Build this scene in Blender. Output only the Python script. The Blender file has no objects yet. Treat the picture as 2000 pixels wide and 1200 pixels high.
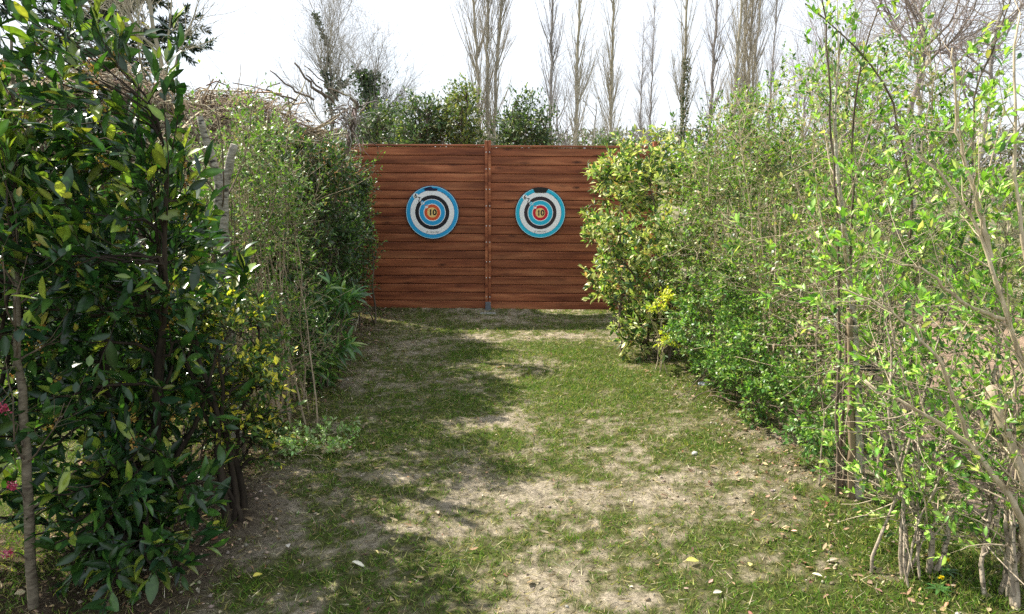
import bpy, math, numpy as np
from mathutils import Vector, Matrix
S = bpy.context.scene
C = S.collection
R_ = math.radians

# ------------------------------------------------------------------ camera
CAM_Z, PITCH, FPX = 1.65, 10.9, 1455.0
cam_d = bpy.data.cameras.new("camera"); cam = bpy.data.objects.new("camera", cam_d); C.objects.link(cam)
cam.matrix_world = Matrix.Translation((0, 0, CAM_Z)) @ Matrix.Rotation(R_(90 - PITCH), 4, 'X') @ Matrix.Rotation(R_(0.25), 4, 'Z')
cam_d.sensor_width = 36.0; cam_d.lens = 36.0 * FPX / 2000.0
cam_d.clip_start = 0.05; cam_d.clip_end = 2000
S.camera = cam

# ------------------------------------------------------------------ light
SUN = Vector((-0.84, 0.52, 1.04)).normalized()
EL = math.asin(SUN.z); AZ = math.atan2(SUN.x, SUN.y)
w = bpy.data.worlds.new("World"); S.world = w; w.use_nodes = True
nt = w.node_tree; nt.nodes.clear()
out = nt.nodes.new('ShaderNodeOutputWorld'); bg = nt.nodes.new('ShaderNodeBackground')
sky = nt.nodes.new('ShaderNodeTexSky'); sky.sky_type = 'NISHITA'; sky.sun_disc = False
sky.sun_elevation = EL; sky.sun_rotation = AZ; sky.air_density = 1.0; sky.dust_density = 1.5
mul = nt.nodes.new('ShaderNodeVectorMath'); mul.operation = 'SCALE'; mul.inputs['Scale'].default_value = 0.09
tc = nt.nodes.new('ShaderNodeTexCoord'); mp = nt.nodes.new('ShaderNodeMapping'); mp.inputs['Scale'].default_value = (1, 1, 2.2)
nz = nt.nodes.new('ShaderNodeTexNoise'); nz.inputs['Scale'].default_value = 1.6; nz.inputs['Detail'].default_value = 6
rp = nt.nodes.new('ShaderNodeValToRGB'); rp.color_ramp.elements[0].position = .32; rp.color_ramp.elements[0].color = (.5,)*3+(1,)
rp.color_ramp.elements[1].position = .60; rp.color_ramp.elements[1].color = (.95,)*3+(1,)
mx = nt.nodes.new('ShaderNodeMix'); mx.data_type = 'RGBA'; mx.inputs[7].default_value = (0.57, 0.605, 0.66, 1)   # thin bright veil of cloud
L = nt.links.new
L(tc.outputs['Generated'], mp.inputs[0]); L(mp.outputs[0], nz.inputs['Vector']); L(nz.outputs[0], rp.inputs[0]); L(rp.outputs[0], mx.inputs[0])
L(sky.outputs[0], mul.inputs[0]); L(mul.outputs[0], mx.inputs[6]); L(mx.outputs[2], bg.inputs[0]); L(bg.outputs[0], out.inputs[0])
bg.inputs[1].default_value = 1.0
sd = bpy.data.lights.new("sun", 'SUN'); so = bpy.data.objects.new("sun", sd); C.objects.link(so)
sd.energy = 5.0; sd.angle = R_(0.55); sd.color = (1.0, 0.93, 0.82)
so.rotation_euler = SUN.to_track_quat('Z', 'Y').to_euler(); so.location = SUN * 60
S.view_settings.view_transform = 'Standard'; S.view_settings.look = 'None'
S.view_settings.exposure = 1.12; S.view_settings.gamma = 1.0
S.render.engine = 'CYCLES'
S.cycles.use_adaptive_sampling = False; S.cycles.use_denoising = False
S.cycles.max_bounces = 6; S.cycles.diffuse_bounces = 3; S.cycles.transmission_bounces = 4; S.cycles.glossy_bounces = 2
S.cycles.sample_clamp_indirect = 4.0

_ct, _st = math.cos(R_(PITCH)), math.sin(R_(PITCH))
def at(px, py, Y):
    """world point seen at pixel (px,py) of the 2000x1200 photo, at ground distance Y"""
    x = (px - 1000) / FPX; v = (600 - py) / FPX
    dy = _ct + v * _st; dz = -_st + v * _ct; t = Y / dy
    return np.array((x * t, Y, CAM_Z + dz * t))
def gp(px, py):
    x = (px - 1000) / FPX; v = (600 - py) / FPX
    dy = _ct + v * _st; dz = -_st + v * _ct; t = -CAM_Z / dz
    return np.array((x * t, dy * t))

# ------------------------------------------------------------------ numpy noise
def _hash(ix, iy, seed):
    h = (ix.astype(np.int64) * 374761393 + iy.astype(np.int64) * 668265263 + seed * 144269504) & 0xffffffff
    h = ((h ^ (h >> 13)) * 1274126177) & 0xffffffff
    return ((h ^ (h >> 16)) & 0xffff) / 65535.0
def vnoise(x, y, seed=0):
    x = np.asarray(x, float); y = np.asarray(y, float)
    ix = np.floor(x); iy = np.floor(y); fx = x - ix; fy = y - iy
    fx = fx * fx * (3 - 2 * fx); fy = fy * fy * (3 - 2 * fy)
    a = _hash(ix, iy, seed); b = _hash(ix + 1, iy, seed); c = _hash(ix, iy + 1, seed); d = _hash(ix + 1, iy + 1, seed)
    return (a * (1 - fx) + b * fx) * (1 - fy) + (c * (1 - fx) + d * fx) * fy
def fbm(x, y, seed=0, o=4):
    s = 0; a = 1; t = 0
    for i in range(o):
        s = s + a * vnoise(x * 2 ** i, y * 2 ** i, seed + i * 17); t += a; a *= .55
    return s / t

# ------------------------------------------------------------------ objects
def tag(o, label=None, cat=None, group=None, kind=None):
    if label: o['label'] = label
    if cat: o['category'] = cat
    if group: o['group'] = group
    if kind: o['kind'] = kind
    return o
def empty(name, loc, label, cat, group=None):
    o = bpy.data.objects.new(name, None); C.objects.link(o); o.location = loc; o.empty_display_size = .1
    return tag(o, label, cat, group)
def obj(name, me, parent=None):
    o = bpy.data.objects.new(name, me); C.objects.link(o)
    if parent is not None: o.parent = parent
    return o
def mesh(name, V, F, mats, col=None, mi=None, smooth=True):
    V = np.ascontiguousarray(V, np.float32); F = np.ascontiguousarray(F, np.int32)
    k = F.shape[1]
    me = bpy.data.meshes.new(name)
    me.vertices.add(len(V)); me.vertices.foreach_set('co', V.ravel())
    me.loops.add(F.size); me.loops.foreach_set('vertex_index', F.ravel())
    me.polygons.add(len(F)); me.polygons.foreach_set('loop_start', np.arange(0, F.size, k, dtype=np.int32))
    me.polygons.foreach_set('loop_total', np.full(len(F), k, np.int32))
    if mi is not None: me.polygons.foreach_set('material_index', np.asarray(mi, np.int32))
    me.polygons.foreach_set('use_smooth', np.full(len(F), smooth, bool))
    for m in (mats if isinstance(mats, (list, tuple)) else [mats]): me.materials.append(m)
    if col is not None:
        a = me.color_attributes.new('tint', 'FLOAT_COLOR', 'POINT')
        c = np.ones((len(V), 4), np.float32); c[:, :3] = np.clip(col, 0.002, 1); a.data.foreach_set('color', c.ravel())
    me.update(); me.validate()
    return me
class MB:
    """collects solids into one mesh (quads kept as two triangles)"""
    def __init__(s): s.V = []; s.F = []; s.n = 0; s.col = []; s.mi = []
    def add(s, V, F, col=(1, 1, 1), mi=0):
        V = np.asarray(V, float).reshape(-1, 3); s.V.append(V); f = []
        for q in F:
            for i in range(1, len(q) - 1): f.append((q[0], q[i], q[i + 1]))
        f = np.array(f) + s.n; s.F.append(f); s.n += len(V)
        c = np.asarray(col, float); s.col.append(np.tile(c, (len(V), 1)) if c.ndim == 1 else c); s.mi.append(np.full(len(f), mi))
    def box(s, x0, x1, y0, y1, z0, z1, col=(1, 1, 1), b=0.0, mi=0):
        if b <= 0:
            V = [(x, y, z) for x in (x0, x1) for y in (y0, y1) for z in (z0, z1)]
            F = [(0, 1, 3, 2), (4, 6, 7, 5), (0, 4, 5, 1), (2, 3, 7, 6), (0, 2, 6, 4), (1, 5, 7, 3)]
            s.add(V, F, col, mi); return
        bm = __import__('bmesh').new(); import bmesh
        bmesh.ops.create_cube(bm, size=1)
        for v in bm.verts:
            v.co = Vector((x0 if v.co.x < 0 else x1, y0 if v.co.y < 0 else y1, z0 if v.co.z < 0 else z1))
        bmesh.ops.bevel(bm, geom=bm.edges[:], offset=b, segments=1, affect='EDGES')
        bm.verts.index_update()
        s.add([v.co[:] for v in bm.verts], [[v.index for v in f.verts] for f in bm.faces], col, mi); bm.free()
    def tubes(s, P, R, k=4, col=(1, 1, 1)):
        V, F = tubes(P, R, k); s.V.append(V); s.F.append(F + s.n); s.n += len(V)
        s.col.append(np.tile(np.asarray(col, float), (len(V), 1))); s.mi.append(np.zeros(len(F), int))
    def raw(s, V, F, col=(1, 1, 1)):
        s.V.append(V); s.F.append(F + s.n); s.n += len(V); c = np.asarray(col, float)
        s.col.append(np.tile(c, (len(V), 1)) if c.ndim == 1 else c); s.mi.append(np.zeros(len(F), int))
    def build(s, name, mats, parent=None, off=(0, 0, 0), smooth=True):
        V = np.vstack(s.V) - np.asarray(off, float)
        return obj(name, mesh(name, V, np.vstack(s.F), mats, np.vstack(s.col), np.concatenate(s.mi), smooth), parent)
def nrm(v): return v / np.maximum(np.linalg.norm(v, axis=-1, keepdims=True), 1e-9)
def tubes(P, R, k=4):
    P = np.asarray(P, float); R = np.asarray(R, float)
    M, n, _ = P.shape
    T = nrm(np.gradient(P, axis=1)); m = nrm(T.mean(1, keepdims=True))
    ref = np.where(np.abs(m[..., 2:3]) > .8, np.array([1., .1, 0]), np.array([.1, .2, 1.]))
    U = nrm(np.cross(T, np.broadcast_to(ref, T.shape))); W = np.cross(T, U)
    a = np.arange(k) * 2 * np.pi / k
    V = P[:, :, None] + R[:, :, None, None] * (np.cos(a)[None, None, :, None] * U[:, :, None] + np.sin(a)[None, None, :, None] * W[:, :, None])
    base = (np.arange(M) * n * k)[:, None, None] + (np.arange(n - 1) * k)[None, :, None]
    i = np.arange(k)[None, None]; j = (np.arange(k) + 1) % k; j = j[None, None]
    A, B, D, E = base + i, base + j, base + k + j, base + k + i
    F = np.concatenate([np.stack([A, B, D], -1).reshape(-1, 3), np.stack([A, D, E], -1).reshape(-1, 3)])
    return V.reshape(-1, 3), F
def bez(p0, p1, p2, p3, n):
    t = np.linspace(0, 1, n)[None, :, None]
    p0, p1, p2, p3 = [np.asarray(q)[:, None] for q in (p0, p1, p2, p3)]
    return (1 - t) ** 3 * p0 + 3 * (1 - t) ** 2 * t * p1 + 3 * (1 - t) * t * t * p2 + t ** 3 * p3
def poly(pts, n, wig=0, seed=0):
    """smooth path through points, (1,n,3)"""
    pts = np.asarray(pts, float); d = np.r_[0, np.cumsum(np.linalg.norm(np.diff(pts, axis=0), axis=1))]
    t = np.linspace(0, d[-1], n); q = np.stack([np.interp(t, d, pts[:, i]) for i in range(3)], 1)
    for _ in range(3):
        q[1:-1] = (q[:-2] + 2 * q[1:-1] + q[2:]) / 4
    if wig:
        r = np.random.default_rng(seed); q[1:-1] += r.normal(0, wig, (n - 2, 3))
    return q[None]
def grow(PP, PR, N, rng, t0=.2, t1=1., ln=(.1, .2), ang=40, up=.1, wig=.12, n=5, rf=.6, rmax=1., taper=.35):
    """children of the given polylines"""
    M, m, _ = PP.shape
    i = rng.integers(0, M, N); t = rng.uniform(t0, t1, N) * (m - 1); a = np.minimum(t.astype(int), m - 2); f = (t - a)[:, None]
    p = PP[i, a] * (1 - f) + PP[i, a + 1] * f; T = nrm(PP[i, a + 1] - PP[i, a])
    r = np.minimum((PR[i, a] * (1 - f[:, 0]) + PR[i, a + 1] * f[:, 0]) * rf, rmax)
    q = nrm(np.cross(T, rng.normal(size=(N, 3)))); A = np.radians(ang * rng.uniform(.6, 1.3, N))[:, None]
    d = T * np.cos(A) + q * np.sin(A)
    l = rng.uniform(*ln, N)[:, None]; P = [p]
    for s in range(n - 1):
        p = p + d * l / (n - 1); P.append(p)
        d = nrm(d + np.array([0, 0, up]) + rng.normal(0, wig, (N, 3)))
    tt = np.linspace(1, taper, n)[None]
    return np.stack(P, 1), r[:, None] * tt

# leaf templates: width x, length y, normal z
def template(st):
    """st: list of (t, halfwidth, lift of the sides)"""
    V = [(0, 0, 0)]; F = []
    for t, hw, l in st: V += [(0, t, 0), (-hw, t, l), (hw, t, l)]
    V.append((0, 1, 0)); e = len(V) - 1
    F += [(0, 1, 2), (0, 3, 1)]
    for s in range(len(st) - 1):
        c = 1 + 3 * s; d = c + 3
        F += [(c, d, d + 1), (c, d + 1, c + 1), (c, c + 2, d + 2), (c, d + 2, d)]
    c = 1 + 3 * (len(st) - 1); F += [(c, e, c + 1), (c, c + 2, e)]
    return np.array(V, float), np.array(F)
T_BIG = template([(.15, .28, .10), (.38, .5, .16), (.62, .48, .14), (.84, .27, .07)])
T_MID = template([(.25, .4, .14), (.62, .46, .14)])
T_LONG = template([(.12, .3, .1), (.35, .5, .14), (.65, .42, .1), (.85, .2, .05)])
T_SM = (np.array([(0, 0, 0), (-.5, .5, .12), (.5, .5, .12), (0, 1, 0)], float), np.array([(0, 2, 1), (1, 2, 3)]))
T_BLADE = (np.array([(-.5, 0, 0), (.5, 0, 0), (0, 1, 0)], float), np.array([(0, 1, 2)]))
def leaves(pos, d, nrmv, ln, wr, tm, col, curl=.15, rng=None):
    V, F = tm; N = len(pos)
    d = nrm(d); x = nrm(np.cross(d, nrmv)); z = np.cross(x, d)
    ln = np.broadcast_to(ln, (N,)); wr = np.broadcast_to(wr, (N,)); cu = np.broadcast_to(curl, (N,))
    lx = V[None, :, 0] * (ln * wr)[:, None]; ly = V[None, :, 1] * ln[:, None]
    lz = V[None, :, 2] * (ln * wr)[:, None] - cu[:, None] * ln[:, None] * V[None, :, 1] ** 2
    P = pos[:, None] + lx[..., None] * x[:, None] + ly[..., None] * d[:, None] + lz[..., None] * z[:, None]
    FF = F[None] + (np.arange(N) * len(V))[:, None, None]
    rib = np.where((np.abs(V[:, 0]) < 1e-6) & (len(V) > 5), 1.45, 1.0)      # paler midrib
    return P.reshape(-1, 3), FF.reshape(-1, 3), (col[:, None, :] * rib[None, :, None]).reshape(-1, 3)
def pick(rng, pal, N, jit=.16):
    c = np.array([p[1] for p in pal], float); wt = np.array([p[0] for p in pal], float); wt /= wt.sum()
    k = rng.choice(len(pal), N, p=wt)
    return c[k] * np.exp(rng.normal(0, jit, (N, 1))) * np.exp(rng.normal(0, jit * .3, (N, 3)))

# ------------------------------------------------------------------ materials
def nodes(m):
    m.use_nodes = True; t = m.node_tree; t.nodes.clear()
    return t, t.nodes.new('ShaderNodeOutputMaterial')
def N(t, kind, **kw):
    n = t.nodes.new(kind)
    for k, v in kw.items():
        if k in n.inputs.keys() if hasattr(n.inputs, 'keys') else False: n.inputs[k].default_value = v
        else: setattr(n, k, v)
    return n
def mixc(t, fac, a, b, mode='MIX'):
    m = t.nodes.new('ShaderNodeMix'); m.data_type = 'RGBA'; m.blend_type = mode
    for s, v in ((0, fac), (6, a), (7, b)):
        if hasattr(v, 'is_output') or isinstance(v, bpy.types.NodeSocket): t.links.new(v, m.inputs[s])
        else: m.inputs[s].default_value = v if not isinstance(v, tuple) else (v + (1,))[:4]
    return m.outputs[2]
def ramp(t, src, stops):
    r = t.nodes.new('ShaderNodeValToRGB'); e = r.color_ramp.elements
    while len(e) < len(stops): e.new(.5)
    for x, (p, c) in zip(e, stops): x.position = p; x.color = (tuple(c) + (1,))[:4] if isinstance(c, (tuple, list)) else (c, c, c, 1)
    t.links.new(src, r.inputs[0]); return r.outputs[0]
def noise(t, scale, detail=4, vec=None, sc=(1, 1, 1), rough=.55, kind='Object'):
    n = t.nodes.new('ShaderNodeTexNoise'); n.inputs['Scale'].default_value = scale; n.inputs['Detail'].default_value = detail; n.inputs['Roughness'].default_value = rough
    if vec is None:
        c = t.nodes.new('ShaderNodeTexCoord'); vec = c.outputs[kind]
    m = t.nodes.new('ShaderNodeMapping'); m.inputs['Scale'].default_value = sc; t.links.new(vec, m.inputs[0]); t.links.new(m.outputs[0], n.inputs['Vector'])
    return n.outputs[0]
def bump(t, h, strength, dist, target):
    b = t.nodes.new('ShaderNodeBump'); b.inputs['Strength'].default_value = strength; b.inputs['Distance'].default_value = dist
    t.links.new(h, b.inputs['Height']); t.links.new(b.outputs[0], target.inputs['Normal'])
def tint(t):
    a = t.nodes.new('ShaderNodeAttribute'); a.attribute_name = 'tint'; return a.outputs['Color']
def leaf_mat(name, rough=.45, trans=.35, spec=.4, under=1.25, tcol=(1.15, 1.35, .55)):
    m = bpy.data.materials.new(name); t, o = nodes(m); L = t.links.new
    c = tint(t); v = noise(t, 60, 2); c = mixc(t, .5, c, mixc(t, 1.0, c, ramp(t, v, [(.3, .6), (.7, 1.35)]), 'MULTIPLY'))
    g = t.nodes.new('ShaderNodeNewGeometry')
    cu = mixc(t, 1.0, c, (under, under, under * .95), 'MULTIPLY'); cf = mixc(t, g.outputs['Backfacing'], c, cu)
    p = t.nodes.new('ShaderNodeBsdfPrincipled'); p.inputs['Roughness'].default_value = rough; p.inputs['Specular IOR Level'].default_value = spec
    L(cf, p.inputs['Base Color'])
    tr = t.nodes.new('ShaderNodeBsdfTranslucent'); L(mixc(t, 1.0, c, tcol, 'MULTIPLY'), tr.inputs[0])
    ms = t.nodes.new('ShaderNodeMixShader'); ms.inputs[0].default_value = trans; L(p.outputs[0], ms.inputs[1]); L(tr.outputs[0], ms.inputs[2]); L(ms.outputs[0], o.inputs[0])
    return m
def bark_mat(name, a, b, scale=25, rough=.85, sc=(1, 1, .35), use_tint=False, spots=None, bstr=.5):
    m = bpy.data.materials.new(name); t, o = nodes(m)
    v = noise(t, scale, 5, sc=sc); c = ramp(t, v, [(.3, a), (.68, b)])
    if spots: c = mixc(t, ramp(t, noise(t, scale * .55, 4, sc=(1, 1, 3)), [(.56, 0.), (.63, 1.)]), c, spots)
    if use_tint: c = mixc(t, 1.0, c, tint(t), 'MULTIPLY')
    p = t.nodes.new('ShaderNodeBsdfPrincipled'); p.inputs['Roughness'].default_value = rough; p.inputs['Specular IOR Level'].default_value = .2
    t.links.new(c, p.inputs['Base Color']); t.links.new(p.outputs[0], o.inputs[0]); bump(t, v, bstr, .01, p)
    return m
def plain(name, c, rough=.5, spec=.4, metal=0, nscale=30, var=.15):
    m = bpy.data.materials.new(name); t, o = nodes(m)
    v = noise(t, nscale, 4); cc = mixc(t, 1.0, tuple(c), ramp(t, v, [(.25, 1 - var), (.75, 1.0)]), 'MULTIPLY')
    p = t.nodes.new('ShaderNodeBsdfPrincipled'); p.inputs['Roughness'].default_value = rough; p.inputs['Metallic'].default_value = metal; p.inputs['Specular IOR Level'].default_value = spec
    t.links.new(cc, p.inputs['Base Color']); t.links.new(p.outputs[0], o.inputs[0]); return m
M_LEAF = leaf_mat('leaf_soft', .42, .32, .5)
M_GLOSS = leaf_mat('leaf_glossy', .27, .26, .6, 1.5)
M_DRY = leaf_mat('leaf_dry', .75, .25, .2, 1.0, (1.1, 1.0, .8))
M_PETAL = leaf_mat('petal', .6, .3, .2, 1.0, (1.1, 1.1, 1.0))
M_GRASS = leaf_mat('grass_blade', .55, .35, .25, 1.0, (1.15, 1.25, .6))
M_BARK = bark_mat('bark_grey_brown', (.07, .052, .038), (.20, .155, .115))
M_BARKD = bark_mat('bark_dark', (.018, .014, .010), (.06, .045, .032))
M_TAN = bark_mat('bark_tan', (.33, .26, .17), (.62, .52, .37), 40)
M_PALE = bark_mat('bark_pale', (.28, .25, .19), (.58, .54, .46), 22, sc=(1, 1, 2.5), spots=(.06, .055, .045))
M_SAP2 = bark_mat('stake_wood', (.14, .10, .06), (.34, .26, .17), 26)
M_POST = bark_mat('bark_lichen', (.17, .155, .12), (.42, .39, .33), 24, sc=(1, 1, 2.5), spots=(.06, .055, .045), bstr=.9)
M_TWIG = bark_mat('bark_grey_tan', (.17, .135, .10), (.52, .44, .33), 55, sc=(1, 1, .3), spots=(.10, .085, .06), bstr=1.0)
M_TAN2 = bark_mat('bark_light_brown', (.20, .15, .10), (.48, .38, .27), 30)
M_SAP = bark_mat('bark_sapling', (.09, .075, .05), (.22, .185, .13), 30, sc=(1, 1, 3), spots=(.09, .07, .05))
M_FARB = bark_mat('bark_far', (.22, .21, .20), (.46, .43, .39), 6, use_tint=True)
M_STRAW = bark_mat('dead_stems', (.55, .55, .55), (1, 1, 1), 30, use_tint=True)

# ------------------------------------------------------------------ ground
def blobs(x, y, lst):
    s = np.zeros(np.shape(x))
    for px, py, rx, ry, a in lst:
        c = gp(px, py); d = gp(px + rx, py)[0] - c[0]; e = abs(gp(px, py - ry)[1] - gp(px, py + ry)[1]) / 2
        s = s + a * np.exp(-(((x - c[0]) / d) ** 2 + ((y - c[1]) / e) ** 2))
    return s
BARE = [(960, 825, 90, 14, .9), (1080, 960, 260, 40, .75), (860, 1025, 110, 22, .55), (1240, 1165, 80, 18, .8), (760, 930, 130, 20, .5), (1000, 625, 260, 16, .4), (1010, 660, 300, 6, .3),
        (1580, 960, 70, 40, .7), (1100, 1130, 200, 40, .35), (1760, 1140, 40, 10, .8), (540, 1170, 60, 14, .5), (700, 660, 120, 20, .4), (450, 1000, 110, 40, .9), (1160, 655, 90, 12, .4), (1500, 870, 60, 14, .35), (960, 1190, 120, 20, .5), (1330, 560, 300, 8, .2), (880, 890, 120, 12, .3)]
LUSH = [(930, 685, 60, 16, .9), (1090, 690, 90, 20, .8), (1120, 780, 230, 36, .5), (1000, 865, 260, 22, .35), (1350, 1080, 130, 30, .35), (1780, 1080, 150, 60, 1.3), (1900, 1170, 120, 40, 1.2), (1560, 965, 50, 16, .7), (1620, 1180, 200, 40, .6), (620, 870, 80, 24, .6), (1200, 740, 180, 24, .4),
        (1330, 870, 120, 30, .3), (150, 1150, 120, 50, .6), (1500, 1020, 120, 20, .2), (1150, 635, 70, 10, .5), (760, 780, 80, 20, .2)]
def green_at(x, y):
    """0 bare earth .. 1 lush turf"""
    g = .55 + .8 * (fbm(x * 2.6, y * 2.6, 3) - .5) + 1.0 * (fbm(x * 8, y * 8, 8, 4) - .5) + .9 * (fbm(x * 30, y * 30, 14, 2) - .5)
    g = g - .55 * blobs(x, y, BARE) + .55 * blobs(x, y, LUSH)
    g = g - .35 * np.clip((-x - .85) / .4, 0, 1) * (x > -1.8) * np.clip((3.9 - y) / .6, 0, 1)
    g = g + .35 * np.clip((-x - 1.8) / .5, 0, 1) - .9 * np.clip((x - 2.15) / .3, 0, 1) * (y > 3.2) * (y < 9) * (x < 6)
    return np.clip(g, 0, 1)
def ground_z(x, y):
    near = np.exp(-((x / 14) ** 2 + ((y - 5) / 14) ** 2))
    z = .035 * (fbm(x * 1.1, y * 1.1, 41, 3) - .5) + .018 * (fbm(x * 7, y * 7, 5, 3) - .5)
    z = z * near + .012 * (fbm(x * 26, y * 26, 55, 2) - .5) * near
    z = z + .05 * np.exp(-(((np.abs(x) - 1.75) / .35) ** 2)) * (np.abs(x) < 3) * np.exp(-((y - 4.5) / 4) ** 4)
    z = z + .045 * np.exp(-(((y - 8.34) / .10) ** 2)) * (x > -2.2) * np.clip((.35 - x) / .1, 0, 1)
    z = z - .03 * np.exp(-(((x - .75) / .45) ** 2 + ((y - 8.35) / .5) ** 2))
    return z
gx = np.unique(np.round(np.r_[np.arange(-2.6, 3.0, .025), np.arange(-8, -2.6, .2), np.arange(3, 9, .2), np.linspace(-40, -8, 20), np.linspace(9, 40, 20), np.linspace(-900, -40, 14), np.linspace(40, 900, 14)], 4))
gy = np.unique(np.round(np.r_[np.arange(1.6, 8.9, .025), np.arange(-2, 1.6, .2), np.arange(8.9, 16, .25), np.linspace(-20, -2, 10), np.linspace(16, 60, 20), np.linspace(-300, -20, 6), np.linspace(60, 1200, 14)], 4))
X, Y = np.meshgrid(gx, gy); nx, ny = len(gx), len(gy)
Z = ground_z(X, Y); G = green_at(X, Y)
V = np.stack([X, Y, Z], -1).reshape(-1, 3)
i = (np.arange(ny - 1)[:, None] * nx + np.arange(nx - 1)[None]).ravel()
F = np.stack([i, i + 1, i + nx + 1, i + nx], 1)
f1 = fbm(X * 4, Y * 4, 77); f2 = fbm(X * 22, Y * 22, 90, 3)
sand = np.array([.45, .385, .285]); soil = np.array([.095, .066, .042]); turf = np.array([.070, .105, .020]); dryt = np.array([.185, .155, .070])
c = sand * (.75 + .5 * f1[..., None]) * (.8 + .4 * f2[..., None])
k = np.clip((G - .04) * 1.7, 0, 1)[..., None]
c = c * (1 - k) + k * (dryt * (1 - G[..., None]) + turf * G[..., None])
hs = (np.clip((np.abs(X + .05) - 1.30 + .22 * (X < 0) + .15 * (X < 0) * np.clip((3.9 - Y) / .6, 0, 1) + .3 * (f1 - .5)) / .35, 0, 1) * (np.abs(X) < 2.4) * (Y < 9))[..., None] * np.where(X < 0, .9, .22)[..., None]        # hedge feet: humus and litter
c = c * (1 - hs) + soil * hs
red = (np.clip((X - 2.15) / .3, 0, 1) * (Y > 3.2) * (Y < 9) * (X < 6))[..., None]
c = c * (1 - red) + np.array([.40, .285, .20]) * (.7 + .6 * f1[..., None]) * red
gm = bpy.data.materials.new('ground_earth_and_turf'); t, o = nodes(gm)
cc = tint(t); n1 = noise(t, 42, 8, rough=.78); n2 = noise(t, 9, 5, rough=.7)
cc = mixc(t, .8, cc, ramp(t, n1, [(.33, .22), (.5, .95), (.68, 1.75)]), 'MULTIPLY')
cc = mixc(t, .55, cc, ramp(t, n2, [(.3, .55), (.7, 1.35)]), 'MULTIPLY')
p = t.nodes.new('ShaderNodeBsdfPrincipled'); p.inputs['Roughness'].default_value = .95; p.inputs['Specular IOR Level'].default_value = .1
t.links.new(cc, p.inputs['Base Color']); t.links.new(p.outputs[0], o.inputs[0]); bump(t, n1, 1.0, .035, p)
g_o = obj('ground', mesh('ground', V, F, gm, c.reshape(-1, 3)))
tag(g_o, kind='structure')

rng = np.random.default_rng(5)
def scatter(N, x0, x1, y0, y1, dens):
    x = rng.uniform(x0, x1, N); y = rng.uniform(y0, y1, N); k = rng.random(N) < dens(x, y)
    return x[k], y[k]
# grass: short living blades and dead straw
vv = []; ff = []; cl = []; n0 = 0
def addp(P, F, cc):
    global n0
    vv.append(P); ff.append(F + n0); cl.append(cc); n0 += len(P)
def blades(x, y, L0, L1, W, pal, lean, up=1.0):
    n = len(x); z = ground_z(x, y) - .002
    d = np.stack([rng.normal(0, lean, n), rng.normal(0, lean, n), np.full(n, up)], 1)
    nv = rng.normal(size=(n, 3))
    P, F, cc = leaves(np.stack([x, y, z], 1), d, nv, rng.uniform(L0, L1, n), rng.uniform(.6, 1.4, n) * W, T_BLADE, pick(rng, pal, n), curl=rng.uniform(-.2, .4, n))
    addp(P, F, cc)
GP = [(5, (.095, .20, .022)), (3, (.19, .29, .04)), (2.5, (.36, .35, .11)), (1.5, (.05, .10, .016))]
SP = [(4, (.46, .39, .22)), (2, (.30, .235, .13)), (2, (.62, .56, .40)), (3, (.12, .085, .05))]
far = lambda y: np.clip(3.2 / y, .25, 1)
x, y = scatter(330000, -2.7, 3.0, 2.0, 8.8, lambda x, y: np.clip(green_at(x, y) * 1.6 - .25, 0, 1) ** 1.3 * (.55 + .45 * far(y)))
blades(x, y, .014, .038, .13, GP, .95)
x, y = scatter(110000, -2.7, 3.0, 2.0, 6.5, lambda x, y: np.clip(blobs(x, y, LUSH) * 1.2 - .1, 0, 1) * np.clip(green_at(x, y), 0, 1))
blades(x, y, .028, .062, .08, GP, .7)
x, y = scatter(190000, -2.7, 3.0, 2.0, 8.8, lambda x, y: .25 + .6 * fbm(x * 5, y * 5, 33) - .2 * (green_at(x, y) < .15))
blades(x, y, .02, .06, .07, SP, 2.2, .45)
x, y = scatter(40000, -9, -2.6, 2.0, 14, lambda x, y: 1.0 + 0 * x)
blades(x, y, .03, .08, .2, GP, .6)
x, y = scatter(26000, 2.9, 10, 2.0, 16, lambda x, y: .15 + .85 * (green_at(x, y) > .2))
blades(x, y, .03, .08, .2, GP, .6)
x, y = scatter(2500, -2.2, 1.8, 7.9, 8.7, lambda x, y: .8 + 0 * x)
blades(x, y, .02, .06, .1, GP, .5)
tag(obj('grass', mesh('grass', np.vstack(vv), np.vstack(ff), M_GRASS, np.vstack(cl))), 'short patchy grass and straw between the two hedges', 'grass', kind='stuff')
# litter under the hedges
vv = []; ff = []; cl = []; n0 = 0
LP = [(4, (.26, .18, .11)), (3, (.38, .29, .18)), (2, (.15, .10, .06)), (.35, (.46, .40, .30)), (.3, (.20, .08, .045))]
def litter(N, dens, s0, s1):
    x, y = scatter(N, -2.6, 2.9, 2.1, 8.6, dens); n = len(x)
    d = np.stack([rng.normal(0, 1, n), rng.normal(0, 1, n), rng.normal(0, .25, n)], 1)
    nv = np.stack([rng.normal(0, .5, n), rng.normal(0, .5, n), np.ones(n)], 1)
    P, F, cc = leaves(np.stack([x, y, ground_z(x, y) + rng.uniform(.002, .014, n)], 1), d, nv, rng.uniform(s0, s1, n), rng.uniform(.3, .6, n), T_MID, pick(rng, LP, n, .3), curl=rng.uniform(-.5, .7, n))
    addp(P, F, cc)
edge = lambda x, y: np.exp(-((np.abs(x + .02) - 1.55) / .32) ** 2)
litter(16000, lambda x, y: edge(x, y) * .8 + .02, .012, .04)
litter(2600, lambda x, y: np.clip((-x - .3) / .5, 0, 1) * (y < 4.2) * .6, .018, .05)
litter(7000, lambda x, y: .12 + .3 * fbm(x * 2, y * 2, 61) + 0 * x, .008, .022)
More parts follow.
